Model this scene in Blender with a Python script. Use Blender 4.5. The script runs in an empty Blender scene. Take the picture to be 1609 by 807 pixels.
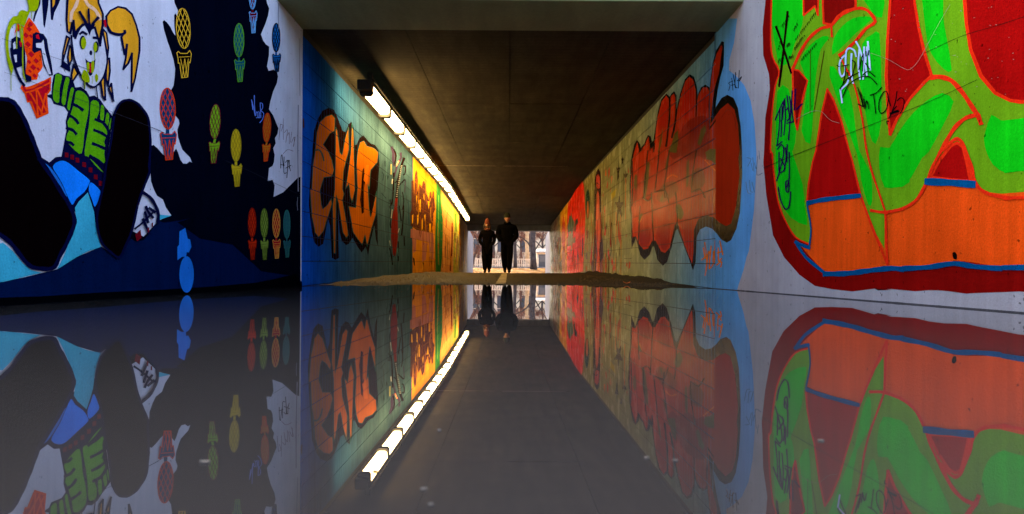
import bpy, bmesh, math, random
from math import radians, sin, cos, pi
from mathutils import Vector, Matrix
from mathutils.geometry import tessellate_polygon

scene = bpy.context.scene
COL = scene.collection
random.seed(7)

# ------------------------------------------------------------------ camera
FPX = 1251.0                 # focal length in photo pixels (28 mm on 36 mm)
VPX, VPY = 799.0, 427.5      # vanishing point of the passage
ROLL = 0.006
CAMZ = 0.162
cam = bpy.data.cameras.new('camera')
cam.sensor_width = 36.0
cam.lens = 36.0 * FPX / 1609.0
cam.shift_x = (804.5 - VPX) / 1609.0
cam.shift_y = (VPY - 403.5) / 1609.0
cam.clip_start = 0.02
cam.clip_end = 3000
cam.dof.use_dof = True
cam.dof.focus_distance = 9.0
cam.dof.aperture_fstop = 9.0
camo = bpy.data.objects.new('camera', cam)
COL.objects.link(camo)
camo.location = (0, 0, CAMZ)
camo.rotation_euler = (pi / 2, -ROLL, 0)
scene.camera = camo

# ------------------------------------------------------------------ sky, sun, exposure
SUN_EL, SUN_AZ = radians(28), radians(-8)     # azimuth from +Y towards +X
world = bpy.data.worlds.new('World')
scene.world = world
world.use_nodes = True
wn = world.node_tree
wn.nodes.clear()
sky = wn.nodes.new('ShaderNodeTexSky')
sky.sky_type = 'NISHITA'
sky.sun_disc = False
sky.sun_elevation = SUN_EL
sky.sun_rotation = SUN_AZ
sky.air_density = 0.8
sky.dust_density = 5.0
sky.ozone_density = 1.0
bg = wn.nodes.new('ShaderNodeBackground')
bg.inputs['Strength'].default_value = 0.15
wo = wn.nodes.new('ShaderNodeOutputWorld')
wn.links.new(sky.outputs[0], bg.inputs[0])
wn.links.new(bg.outputs[0], wo.inputs[0])
sl = bpy.data.lights.new('sun', 'SUN')
sl.energy = 3.0
sl.angle = radians(0.5)
sl.color = (1.0, 0.86, 0.68)
so = bpy.data.objects.new('sun', sl)
COL.objects.link(so)
so.location = (20, 40, 30)
sd = Vector((sin(SUN_AZ) * cos(SUN_EL), cos(SUN_AZ) * cos(SUN_EL), sin(SUN_EL)))
so.rotation_euler = sd.to_track_quat('Z', 'Y').to_euler()
scene.view_settings.view_transform = 'Standard'
scene.view_settings.look = 'None'
scene.view_settings.gamma = 1.0
scene.view_settings.exposure = 3.2
LAMP_POWER = 7.4

# ------------------------------------------------------------------ helpers
def s2l(c):
    c = c / 255.0
    return c / 12.92 if c <= 0.04045 else ((c + 0.055) / 1.055) ** 2.4

def lin(rgb, k=1.0):
    return tuple(min(0.93, max(0.0006, s2l(v) ** 1.14 * k)) for v in rgb)

def link(o, parent=None):
    COL.objects.link(o)
    if parent is not None:
        o.parent = parent
    return o

def tag(o, label=None, cat=None, group=None, kind=None):
    if label: o['label'] = label
    if cat: o['category'] = cat
    if group: o['group'] = group
    if kind: o['kind'] = kind
    return o

def mesh_obj(name, verts, faces, mat, parent=None, smooth=False):
    me = bpy.data.meshes.new(name)
    me.from_pydata(verts, [], faces)
    me.update()
    if mat is not None:
        me.materials.append(mat)
    if smooth:
        for p in me.polygons: p.use_smooth = True
    return link(bpy.data.objects.new(name, me), parent)

def bm_obj(name, bm, mat, parent=None, smooth=False):
    me = bpy.data.meshes.new(name)
    bm.to_mesh(me); bm.free()
    if mat is not None: me.materials.append(mat)
    if smooth:
        for p in me.polygons: p.use_smooth = True
    return link(bpy.data.objects.new(name, me), parent)

def empty(name, loc, parent=None):
    o = bpy.data.objects.new(name, None)
    o.empty_display_size = 0.1
    o.location = loc
    return link(o, parent)

def box_data(x0, x1, y0, y1, z0, z1, base=0):
    v = [(x0,y0,z0),(x1,y0,z0),(x1,y1,z0),(x0,y1,z0),(x0,y0,z1),(x1,y0,z1),(x1,y1,z1),(x0,y1,z1)]
    f = [(0,3,2,1),(4,5,6,7),(0,1,5,4),(1,2,6,5),(2,3,7,6),(3,0,4,7)]
    return v, [tuple(i + base for i in q) for q in f]

def box_obj(name, x0, x1, y0, y1, z0, z1, mat, parent=None, bevel=0.0):
    v, f = box_data(x0, x1, y0, y1, z0, z1)
    o = mesh_obj(name, v, f, mat, parent)
    if bevel:
        m = o.modifiers.new('bevel', 'BEVEL'); m.width = bevel; m.segments = 2
    return o

def tube_mesh(bm, pts, radii, n=8, cap=True):
    rings = []
    pts = [Vector(p) for p in pts]
    for i, p in enumerate(pts):
        d = (pts[min(i + 1, len(pts) - 1)] - pts[max(i - 1, 0)]).normalized()
        a = d.cross(Vector((0.13, 0.31, 0.94)))
        if a.length < 1e-3: a = d.cross(Vector((1, 0, 0)))
        a.normalize(); b = d.cross(a)
        r = radii[i] if hasattr(radii, '__len__') else radii
        rings.append([bm.verts.new(p + r * (cos(2*pi*k/n) * a + sin(2*pi*k/n) * b)) for k in range(n)])
    for i in range(len(rings) - 1):
        for k in range(n):
            bm.faces.new((rings[i][k], rings[i][(k+1) % n], rings[i+1][(k+1) % n], rings[i+1][k]))
    if cap:
        bm.faces.new(rings[0][::-1]); bm.faces.new(rings[-1])

# ------------------------------------------------------------------ materials
def new_mat(name):
    m = bpy.data.materials.new(name)
    m.use_nodes = True
    nt = m.node_tree
    return m, nt, nt.nodes['Principled BSDF']

def noise(nt, scale, detail=4.0, rough=0.55, coord=None, dist=0.0):
    n = nt.nodes.new('ShaderNodeTexNoise')
    n.inputs['Scale'].default_value = scale
    n.inputs['Detail'].default_value = detail
    n.inputs['Roughness'].default_value = rough
    n.inputs['Distortion'].default_value = dist
    if coord is not None: nt.links.new(coord, n.inputs['Vector'])
    return n

def maprange(nt, src, a, b, c, d):
    m = nt.nodes.new('ShaderNodeMapRange')
    nt.links.new(src, m.inputs[0])
    for i, v in enumerate((a, b, c, d)): m.inputs[i + 1].default_value = v
    return m.outputs[0]

def mulcol(nt, col, fac):
    m = nt.nodes.new('ShaderNodeVectorMath'); m.operation = 'SCALE'
    if isinstance(col, tuple):
        m.inputs[0].default_value = col[:3]
    else:
        nt.links.new(col, m.inputs[0])
    nt.links.new(fac, m.inputs['Scale'])
    return m.outputs[0]

def mixc(nt, fac, a, b):
    m = nt.nodes.new('ShaderNodeMix'); m.data_type = 'RGBA'
    if isinstance(fac, float): m.inputs[0].default_value = fac
    else: nt.links.new(fac, m.inputs[0])
    for i, c in ((6, a), (7, b)):
        if isinstance(c, tuple): m.inputs[i].default_value = (*c[:3], 1)
        else: nt.links.new(c, m.inputs[i])
    return m.outputs[2]

def pos(nt, scale=(1, 1, 1)):
    g = nt.nodes.new('ShaderNodeNewGeometry')
    if scale == (1, 1, 1): return g.outputs['Position']
    m = nt.nodes.new('ShaderNodeVectorMath'); m.operation = 'MULTIPLY'
    nt.links.new(g.outputs['Position'], m.inputs[0]); m.inputs[1].default_value = scale
    return m.outputs[0]

def add_bump(nt, bsdf, height, strength, dist):
    b = nt.nodes.new('ShaderNodeBump')
    b.inputs['Strength'].default_value = strength
    b.inputs['Distance'].default_value = dist
    nt.links.new(height, b.inputs['Height'])
    nt.links.new(b.outputs[0], bsdf.inputs['Normal'])

def surface(nt, b, col, rough, var, wear, bump):
    """colour break-up shared by wall paint: blotches, vertical runs, fine chips and relief"""
    p = pos(nt)
    blot = noise(nt, 2.3, 6, 0.6, p)
    fac = maprange(nt, blot.outputs[0], 0.25, 0.75, 1 - var, 1 + var * 0.6)
    runs = noise(nt, 9.0, 4, 0.6, pos(nt, (1, 1.6, 0.12)))
    fr = maprange(nt, runs.outputs[0], 0.35, 0.75, 1 + var * 0.4, 1 - var)
    mm = nt.nodes.new('ShaderNodeMath'); mm.operation = 'MULTIPLY'
    nt.links.new(fac, mm.inputs[0]); nt.links.new(fr, mm.inputs[1])
    c = mulcol(nt, col, mm.outputs[0])
    grain = noise(nt, 95.0, 3, 0.6, p)
    gf = maprange(nt, grain.outputs[0], 0.3, 0.7, 1 - var * 0.8, 1 + var * 0.5)
    c = mulcol(nt, c, gf)
    if wear > 0:
        ch = noise(nt, 38.0, 5, 0.65, p)
        cf = maprange(nt, ch.outputs[0], 0.76 - wear, 0.775 - wear, 0, 0.8)
        c = mixc(nt, cf, c, (0.30, 0.29, 0.28))
    po = noise(nt, 27.0, 2, 0.5, p)
    c = mulcol(nt, c, maprange(nt, po.outputs[0], 0.715, 0.735, 1.0, 0.35))
    gr_ = noise(nt, 0.9, 5, 0.65, p)
    c = mulcol(nt, c, maprange(nt, gr_.outputs[0], 0.3, 0.62, 0.8, 1.04))
    nt.links.new(c, b.inputs['Base Color'])
    rr = maprange(nt, blot.outputs[0], 0.3, 0.7, rough - 0.05, rough + 0.08)
    nt.links.new(rr, b.inputs['Roughness'])
    hn = noise(nt, 60.0, 6, 0.7, p)
    add_bump(nt, b, hn.outputs[0], bump, 0.006)

PAINTS = {}
def paint(rgb, k=1.0, rough=0.5, var=0.17, wear=0.008):
    key = (rgb, k, rough)
    if key in PAINTS: return PAINTS[key]
    m, nt, b = new_mat('paint_%d_%d_%d' % rgb)
    b.inputs['Specular IOR Level'].default_value = 0.004 if rough < 0.25 else 0.0
    if sum(lin(rgb, k)) < 0.12: wear = 0.0
    surface(nt, b, lin(rgb, k), rough, var, wear, 0.5 if rough > 0.45 else 0.2)
    PAINTS[key] = m
    return m

def concrete(name, base, rough=0.75, var=0.22, bump=0.35, boards=None):
    m, nt, b = new_mat(name)
    p = pos(nt)
    n1 = noise(nt, 1.1, 7, 0.62, p)
    n2 = noise(nt, 26.0, 6, 0.65, p)
    st = noise(nt, 3.0, 5, 0.6, pos(nt, (2.0, 0.25, 1.0)))
    c = mulcol(nt, base, maprange(nt, n1.outputs[0], 0.25, 0.75, 1 - var, 1 + var))
    c = mulcol(nt, c, maprange(nt, n2.outputs[0], 0.3, 0.7, 1 - var * .6, 1 + var * .5))
    c = mulcol(nt, c, maprange(nt, st.outputs[0], 0.3, 0.7, 1 - var, 1 + var * .6))
    h = n2.outputs[0]
    if boards:
        w = nt.nodes.new('ShaderNodeTexWave'); w.bands_direction = boards
        w.inputs['Scale'].default_value = 2.4; w.inputs['Distortion'].default_value = 0.6
        w.inputs['Detail'].default_value = 2
        nt.links.new(p, w.inputs['Vector'])
        c = mulcol(nt, c, maprange(nt, w.outputs[1], 0.0, 1.0, 1.10, 0.92))
    nt.links.new(c, b.inputs['Base Color'])
    b.inputs['Roughness'].default_value = rough
    b.inputs['Specular IOR Level'].default_value = 0.06
    add_bump(nt, b, h, bump, 0.006)
    return m

def plain(name, rgb, rough=0.6, var=0.12, scale=12.0, metallic=0.0, bump=0.1, spec=0.1):
    m, nt, b = new_mat(name)
    n = noise(nt, scale, 5, 0.6, pos(nt))
    c = mulcol(nt, rgb, maprange(nt, n.outputs[0], 0.3, 0.7, 1 - var, 1 + var))
    nt.links.new(c, b.inputs['Base Color'])
    b.inputs['Roughness'].default_value = rough
    b.inputs['Metallic'].default_value = metallic
    b.inputs['Specular IOR Level'].default_value = spec if rough > 0.55 else 0.4
    if bump: add_bump(nt, b, n.outputs[0], bump, 0.01)
    return m

def ramp_tiles(name, stops, y0, y1, rough):
    """glazed wall blocks whose sprayed base coat changes along the passage"""
    m, nt, b = new_mat(name)
    p = pos(nt)
    sx = nt.nodes.new('ShaderNodeSeparateXYZ'); nt.links.new(p, sx.inputs[0])
    wob = noise(nt, 3.0, 3, 0.5, p)
    a = nt.nodes.new('ShaderNodeMath'); a.operation = 'MULTIPLY_ADD'
    nt.links.new(wob.outputs[0], a.inputs[0]); a.inputs[1].default_value = 0.16
    nt.links.new(sx.outputs[1], a.inputs[2])
    f = maprange(nt, a.outputs[0], y0, y1, 0, 1)
    r = nt.nodes.new('ShaderNodeValToRGB')
    el = r.color_ramp.elements
    while len(el) > 1: el.remove(el[-1])
    el[0].position = 0; el[0].color = (*stops[0][1], 1)
    for y, c in stops[1:]:
        e = el.new((y - y0) / (y1 - y0)); e.color = (*c, 1)
    nt.links.new(f, r.inputs[0])
    b.inputs['Specular IOR Level'].default_value = 0.004 if rough < 0.25 else 0.0
    surface(nt, b, r.outputs[0], rough, 0.30, 0.012, 0.2)
    return m

def emit(name, col, strength):
    m = bpy.data.materials.new(name); m.use_nodes = True
    nt = m.node_tree
    b = nt.nodes['Principled BSDF']
    b.inputs['Base Color'].default_value = (0.8, 0.8, 0.78, 1)
    b.inputs['Roughness'].default_value = 0.3
    # ribbed diffuser: fine lengthwise streaks and dirt towards the ends
    n = noise(nt, 30.0, 3, 0.6, pos(nt, (3, 0.15, 1)))
    f = maprange(nt, n.outputs[0], 0.3, 0.7, strength * 0.8, strength * 1.15)
    b.inputs['Emission Color'].default_value = (*col, 1)
    nt.links.new(f, b.inputs['Emission Strength'])
    return m

# ------------------------------------------------------------------ passage geometry
W = 2.2                       # half width
Y_PORTAL, Y_TUN, Y_CREST, Y_END = 7.5, 8.47, 23.7, 42.3
HCEIL = 2.73
def g(y):                     # slope of the passage: up to a crest, then down
    if y < Y_TUN: return 0.0
    if y < Y_CREST: return 0.0128 * (y - Y_TUN)
    return 0.0128 * (Y_CREST - Y_TUN) - 0.0135 * (y - Y_CREST)

def ray(px, py):
    dx = (px - VPX) / FPX; dy = (py - VPY) / FPX
    return dx + ROLL * dy, -(dy - ROLL * dx)

def to_wall(px, py, side):
    dx, dz = ray(px, py)
    if side < 0: dx = min(dx, -0.02)
    else: dx = max(dx, 0.02)
    y = side * W / dx
    return y, CAMZ + y * dz - g(y)

def at(px, py, Y):            # point of the far grounds seen at a pixel, at a chosen distance
    dx, dz = ray(px, py)
    return Vector((dx * Y, Y, CAMZ + dz * Y))

def lat(px, Y): return ray(px, VPY)[0] * Y
def hgt(py, Y): return CAMZ + ray(VPX, py)[1] * Y

# crops used while reading the murals: (x0, y0, scale)
CR = dict(A=(0,0,6.208), B=(90,0,5.043), C=(0,120,4.483), D=(70,110,4.247), E=(230,0,5.76), F=(350,0,5.76),
          G=(230,120,5.04), H=(340,130,4.483), I=(0,220,3.104), J=(230,220,3.104),
          R3=(1180,0,3.3625), R4=(1380,0,3.3625), R5=(1180,220,2.883), R6=(1380,220,2.882),
          R7=(1200,140,4.04), R8=(1290,40,4.75), R9=(1200,10,4.75),
          Q1=(980,60,4.482), Q2=(980,220,3.668), Q3=(980,400,7.314), M1=(880,240,8.066), M2=(880,330,7.333),
          L1=(460,140,5.047), L2=(460,280,4.483), L3=(590,220,7.34), L4=(590,320,6.72), L6=(600,220,3.3625), P=(0,0,1.0))
def z(key, *pts):
    x0, y0, s = CR[key]
    return [(x0 + x / s, y0 + y / s) for x, y in pts]

def catmull(pts, closed, sub=3):
    n = len(pts); out = []
    rng = range(n) if closed else range(n - 1)
    for i in rng:
        if closed:
            p0, p1, p2, p3 = pts[i-1], pts[i], pts[(i+1) % n], pts[(i+2) % n]
        else:
            p0, p1, p2, p3 = pts[max(i-1,0)], pts[i], pts[i+1], pts[min(i+2,n-1)]
        for k in range(sub):
            t = k / sub
            out.append(tuple(0.5 * (2*p1[j] + (p2[j]-p0[j])*t*0.9 + (2*p0[j]-5*p1[j]+4*p2[j]-p3[j])*t*t*0.9 + (3*p1[j]-p0[j]-3*p2[j]+p3[j])*t**3*0.9
                             ) + 0.1*0.5*((2*p2[j]-2*p1[j])*t) for j in (0,1)))
    if not closed: out.append(pts[-1])
    return out

def clip_axis(poly, ax, lo, hi):
    for val, sgn in ((lo, 1), (hi, -1)):
        out = []
        n = len(poly)
        for i in range(n):
            a, b = poly[i], poly[(i+1) % n]
            da, db = sgn * (a[ax] - val), sgn * (b[ax] - val)
            if da >= 0: out.append(a)
            if (da < 0) != (db < 0):
                t = da / (da - db)
                out.append((a[0] + t*(b[0]-a[0]), a[1] + t*(b[1]-a[1])))
        poly = out
        if len(poly) < 3: return []
    return poly

COURSE = 0.267; STRIP = 0.14; GAP = 0.0042; NSTRIP_END = 23.65

class Wall:
    def __init__(self, obj, side, tiled):
        self.obj, self.side, self.tiled, self.prims = obj, side, tiled, []
    def layer(self, bb):
        l = 0
        for b2, l2 in self.prims:
            if l2 > l and b2[0] < bb[1] and bb[0] < b2[1] and b2[2] < bb[3] and bb[2] < b2[3]: l = l2
        self.prims.append((bb, l + 1))
        return l + 1

class Fig:
    """one painted motif on a wall: sub-meshes by name, several paints in each"""
    def __init__(self, wall, name, label=None):
        self.w, self.name, self.label, self.subs, self.order = wall, name, label, {}, []
        self.sub = name
    def part(self, name):
        self.sub = name
        return self
    def _add(self, mat, poly_list):
        """poly_list: convex polygons or outline in wall coordinates (y, h)"""
        ys = [p[0] for q in poly_list for p in q]; hs = [p[1] for q in poly_list for p in q]
        l = self.w.layer((min(ys), max(ys), min(hs), max(hs)))
        if self.sub not in self.subs:
            self.subs[self.sub] = ([], [], [], []); self.order.append(self.sub)
        V, Fc, MI, MATS = self.subs[self.sub]
        if mat not in MATS: MATS.append(mat)
        mi = MATS.index(mat)
        x = self.w.side * (W - 0.0004 - 0.0003 * l)
        if self.w.tiled:
            out = []
            for q in poly_list:
                h0 = min(p[1] for p in q); h1 = max(p[1] for p in q)
                for j in range(max(0, int(h0 // COURSE)), int(h1 // COURSE) + 1):
                    r = clip_axis(q, 1, j*COURSE + GAP, (j+1)*COURSE - GAP)
                    if not r: continue
                    y0 = min(p[0] for p in r); y1 = max(p[0] for p in r)
                    i0 = int((y0 - Y_TUN) // STRIP); i1 = int((y1 - Y_TUN) // STRIP)
                    if y1 < Y_TUN: continue
                    for i in range(max(0, i0), i1 + 1):
                        a = Y_TUN + i*STRIP
                        if a > NSTRIP_END:
                            t = clip_axis(r, 0, a, 1e3)
                            if t: out.append(t)
                            break
                        t = clip_axis(r, 0, a + GAP, a + STRIP - GAP)
                        if t: out.append(t)
            poly_list = out
        for q in poly_list:
            b = len(V)
            V.extend((x, p[0], p[1] + g(p[0])) for p in q)
            idx = tuple(range(b, b + len(q)))
            # orient towards the passage
            ar = sum(q[i][0]*q[(i+1) % len(q)][1] - q[(i+1) % len(q)][0]*q[i][1] for i in range(len(q)))
            if (ar > 0) == (self.w.side > 0): idx = idx[::-1]
            Fc.append(idx); MI.append(mi)
    def P(self, mat, pts, smooth=True, outline=None, ow=2.0, sub=3):
        q = catmull(pts, True, sub) if smooth else pts
        wp = [to_wall(x, y, self.w.side) for x, y in q]
        tris = tessellate_polygon([[Vector((a, b, 0)) for a, b in wp]])
        self._add(mat, [[wp[i] for i in t] for t in tris])
        if outline is not None:
            self.L(outline, list(pts) + [pts[0]], ow, smooth)
        return self
    def L(self, mat, pts, w=2.0, smooth=True, taper=False):
        """brush stroke of a width in photo pixels, split at sharp turns"""
        if smooth and len(pts) > 2:
            closed = pts[0] == pts[-1]
            pts = catmull(pts[:-1], True, 3) + [pts[0]] if closed else catmull(pts, False, 3)
        runs = [[pts[0]]]
        for i in range(1, len(pts)):
            runs[-1].append(pts[i])
            if i < len(pts) - 1:
                a = Vector((pts[i][0]-pts[i-1][0], pts[i][1]-pts[i-1][1])); b = Vector((pts[i+1][0]-pts[i][0], pts[i+1][1]-pts[i][1]))
                if a.length > 1e-6 and b.length > 1e-6 and a.angle(b) > 1.0: runs.append([pts[i]])
        for r in runs:
            if len(r) < 2: continue
            n = len(r); left = []; right = []
            for i in range(n):
                d = Vector((r[min(i+1,n-1)][0]-r[max(i-1,0)][0], r[min(i+1,n-1)][1]-r[max(i-1,0)][1]))
                if d.length < 1e-6: d = Vector((1, 0))
                d.normalize()
                hw = w / 2 * (1.0 + 0.12 * sin(i * 1.7 + r[0][0]))
                if taper: hw *= 1 - 0.75 * i / (n - 1)
                px, py = r[i]
                if i == 0: px -= d.x * hw * .6; py -= d.y * hw * .6
                if i == n - 1: px += d.x * hw * .6; py += d.y * hw * .6
                left.append(to_wall(px - d.y*hw, py + d.x*hw, self.w.side)); right.append(to_wall(px + d.y*hw, py - d.x*hw, self.w.side))
            self._add(mat, [[left[i], left[i+1], right[i+1], right[i]] for i in range(n - 1)])
        return self
    def O(self, mat, c, rx, ry, ang=0.0, outline=None, ow=1.5, n=26):
        pts = [(c[0] + rx*cos(t)*cos(ang) - ry*sin(t)*sin(ang), c[1] + rx*cos(t)*sin(ang) + ry*sin(t)*cos(ang)) for t in (2*pi*k/n for k in range(n))]
        return self.P(mat, pts, False, outline, ow)
    def build(self):
        main = None
        for s in self.order:
            V, Fc, MI, MATS = self.subs[s]
            if not V: continue
            me = bpy.data.meshes.new(s if main is not None else self.name)
            me.from_pydata(V, [], Fc); me.update()
            for m in MATS: me.materials.append(m)
            me.polygons.foreach_set('material_index', MI)
            o = bpy.data.objects.new(s if main is not None else self.name, me)
            if main is None:
                main = link(o, self.w.obj)
                if self.label: o['label'] = self.label
            else:
                link(o, main)
        return main

# ------------------------------------------------------------------ terrain and structure
m_earth = plain('earth', (0.10, 0.085, 0.055), 0.95, 0.3, 3.0)
m_white_l = None
# earth masses beside and over the passage
def struct(o): o['kind'] = 'structure'; return o
def wall_top(y):                    # unseen ramp wall tops, lowered away from the portal to admit more skylight
    return 3.45 if y > 7.6 else (3.45 - (7.6 - y) * 0.24 if y > 2 else 2.106 - (2 - y) * 0.022)
PROF = [(-40, 9.0), (-30, 8.0), (-14, 1.75), (2, 1.95), (7.6, 3.25), (44.5, 3.25)]  # rise behind the camera is an added, unseen hill blocking low sky light
for side in (-1, 1):
    V, Fc = [], []
    for y, h in PROF:
        for x in (side * 2.52, side * 60):
            V += [(x, y, -2.0), (x, y, h)]
    for i in range(len(PROF) - 1):
        q = 4 * i
        Fc += [(q, q+4, q+5, q+1), (q+2, q+3, q+7, q+6), (q+1, q+5, q+7, q+3), (q, q+2, q+6, q+4)]
    e = 4 * (len(PROF) - 1)
    Fc += [(0, 1, 3, 2), (e, e+2, e+3, e+1)]
    struct(mesh_obj('embankment', V, Fc, m_earth))
struct(box_obj('embankment', -60, 60, 7.9, 42.0, 3.45, 4.35, m_earth))

# ground beyond both ends: one sheet to the horizon with a trough for the passage
m_leafground, nt, b = new_mat('leaf_covered_ground')
p_ = pos(nt)
n1 = noise(nt, 9.0, 6, 0.7, p_); n2 = noise(nt, 0.5, 4, 0.6, p_)
r_ = nt.nodes.new('ShaderNodeValToRGB')
e_ = r_.color_ramp.elements
e_[0].position = 0.35; e_[0].color = (0.08, 0.04, 0.015, 1)
e_[1].position = 0.66; e_[1].color = (0.34, 0.18, 0.065, 1)
nt.links.new(n1.outputs[0], r_.inputs[0])
c_ = mulcol(nt, r_.outputs[0], maprange(nt, n2.outputs[0], 0.3, 0.7, 0.7, 1.25))
nt.links.new(c_, b.inputs['Base Color']); b.inputs['Roughness'].default_value = 0.95
b.inputs['Specular IOR Level'].default_value = 0.0
add_bump(nt, b, n1.outputs[0], 0.6, 0.03)

def floor_z(x, y):
    if y < -14: zz = 0.267 + (-14 - y) * 0.46  # path climbs the unseen hill added to keep low light off the ceiling
    elif y < -5: zz = -0.055 + (-5 - y) * 0.0358
    elif y < 6: zz = -0.055
    elif y < Y_CREST - 3:
        zz = -0.055 + (y - 6) * 0.0125
        if y > 10.8: zz = 0.005 + (y - 10.8) * 0.0118
    elif y < Y_CREST + 3:
        a = 0.005 + (Y_CREST - 3 - 10.8) * 0.0118
        t = (y - (Y_CREST - 3)) / 6
        zz = a + 0.0118*6*t*(1-t) *1.0 + 0.0118*6*t*t*0.5 - 0.0135*6*t*t*0.5
    else:
        a = 0.005 + (Y_CREST - 3 - 10.8) * 0.0118 + 0.0118*3 - 0.0135*3
        zz = a - (y - Y_CREST - 3) * 0.0135
        if y > Y_END + 2: zz += (y - Y_END - 2) * 0.075
    return zz

def gz(y):                         # ground beyond the exit
    if y < 46: return floor_z(0, y)
    if y < 56: return floor_z(0, 46) + (y - 46) * 0.047
    return floor_z(0, 46) + 0.47 + (y - 56) * 0.012
V, Fc = [], []
ys = [44.4, 46, 47.5, 49, 51, 53, 56, 60, 66, 75, 90, 120, 200, 400, 1200]
xs = [-900, -200, -60, -30, -15, -8, -4, -2.52, -2.3, -1.2, 0, 1.2, 2.3, 2.52, 4, 8, 15, 30, 60, 200, 900]
for y in ys:
    for x in xs:
        zz = gz(y)
        if y < 52 and abs(x) > 2.5:
            zz = max(zz, 1.9 - (y - 44.4) * 0.22)
        V.append((x, y, zz))
for i in range(len(ys) - 1):
    for j in range(len(xs) - 1):
        a = i * len(xs) + j
        Fc.append((a, a + 1, a + len(xs) + 1, a + len(xs)))
struct(mesh_obj('ground', V, Fc, m_leafground))
# top of the added, unseen hill behind the camera, out to the horizon
struct(mesh_obj('ground', [(-900,-1200,9.0),(900,-1200,9.0),(900,-40.02,9.0),(-900,-40.02,9.0)], [(0,1,2,3)], m_earth))
struct(mesh_obj('ground', [(-900,-40.01,1.18),(-60.01,-40.01,1.18),(-60.01,44.39,1.18),(-900,44.39,1.18)], [(0,1,2,3)], m_earth))
struct(mesh_obj('ground', [(60.01,-40.01,1.18),(900,-40.01,1.18),(900,44.39,1.18),(60.01,44.39,1.18)], [(0,1,2,3)], m_earth))

# floor of the passage
m_asph, nt, b = new_mat('gritty_asphalt')
p_ = pos(nt)
n1 = noise(nt, 55.0, 5, 0.75, p_); n2 = noise(nt, 3.5, 6, 0.65, p_); n3 = noise(nt, 22.0, 5, 0.7, p_)
c_ = mixc(nt, maprange(nt, n2.outputs[0], 0.38, 0.62, 0, 1), (0.014, 0.011, 0.008), (0.046, 0.034, 0.018))
c_ = mulcol(nt, c_, maprange(nt, n1.outputs[0], 0.35, 0.68, 0.15, 1.7))
c_ = mulcol(nt, c_, maprange(nt, n3.outputs[0], 0.3, 0.7, 0.7, 1.3))
nt.links.new(c_, b.inputs['Base Color'])
nt.links.new(maprange(nt, n2.outputs[0], 0.3, 0.7, 0.55, 0.9), b.inputs['Roughness'])
b.inputs['Specular IOR Level'].default_value = 0.05
add_bump(nt, b, n1.outputs[0], 0.9, 0.012)
V, Fc = [], []
ny, nx = 420, 34
def yy(i):
    t = i / ny
    if i <= 20: return -40 + 2 * i
    return 48.0 * (i - 20) / (ny - 20)
rf = random.Random(3)
from mathutils import noise as mn
for i in range(ny + 1):
    y = yy(i)
    for j in range(nx + 1):
        x = -2.3 + 4.6 * j / nx
        zz = floor_z(x, y)
        if y > 6:
            zz += 0.006 * mn.noise((x*1.3, y*0.9, 0)) + 0.003 * mn.noise((x*6, y*6, 2))
            zz += 0.045 * math.exp(-(W - abs(x)) / 0.16) * (0.5 + 0.5*mn.noise((x*2, y*1.4, 5)) + (0.15 if x < 0 else 0.1)) * max(0, min(1, (y - 8.4) / 2)) * max(0, min(1, (33-y)/6))
        V.append((x, y, zz))
for i in range(ny):
    for j in range(nx):
        a = i*(nx+1) + j
        Fc.append((a, a+1, a+nx+2, a+nx+1))
floor = struct(mesh_obj('path', V, Fc, m_asph, smooth=True))
# pale line down the middle of the path
m_line = paint((205, 190, 160), 0.55, 0.7, 0.3, 0.06)
V, Fc = [], []
for k in range(60):
    y = 10.4 + k * 0.5
    wv = 0.006 * sin(k * 2.1)
    V += [(-0.17 + wv, y, floor_z(0, y) + 0.012), (-0.035 - wv, y, floor_z(0, y) + 0.012)]
    if k: Fc.append((2*k-2, 2*k-1, 2*k+1, 2*k))
mesh_obj('painted_line', V, Fc, m_line, floor)

# puddle
m_water, nt, b = new_mat('murky_puddle_water')
b.inputs['Base Color'].default_value = (0.024, 0.0225, 0.0215, 1)
b.inputs['Roughness'].default_value = 0.0
b.inputs['IOR'].default_value = 1.33
n1 = noise(nt, 1.3, 2, 0.5, pos(nt))
add_bump(nt, b, n1.outputs[0], 0.012, 0.01)
water = struct(mesh_obj('puddle_water', [(-2.25,-6.2,0),(2.25,-6.2,0),(2.25,14.5,0),(-2.25,14.5,0)], [(0,1,2,3)], m_water))

# ramp walls and passage walls
m_wall_l = paint((214, 215, 230), 0.92, 0.6, 0.09, 0.012)
m_wall_r = paint((190, 183, 182), 0.92, 0.65, 0.10, 0.012)
def ramp_wall(side, mat):
    ysw = [-16, 2, 7.6, Y_TUN - 0.012]
    V, Fc = [], []
    for y in ysw:
        for x in (side * W, side * 2.5):
            V += [(x, y, -0.6), (x, y, wall_top(y))]
    for i in range(3):
        q = 4 * i
        Fc += [(q, q+4, q+5, q+1), (q+2, q+3, q+7, q+6), (q+1, q+5, q+7, q+3), (q, q+2, q+6, q+4)]
    Fc += [(0, 1, 3, 2), (12, 14, 15, 13)]
    return mesh_obj('retaining_wall', V, Fc, mat)
wl = ramp_wall(-1, m_wall_l)
tag(wl, 'pale lavender concrete wall with a painted girl and ice creams, left of the puddle', 'wall')
wr = ramp_wall(1, m_wall_r)
tag(wr, 'grey concrete wall with huge green, red and orange mural, right of the puddle', 'wall')

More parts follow.
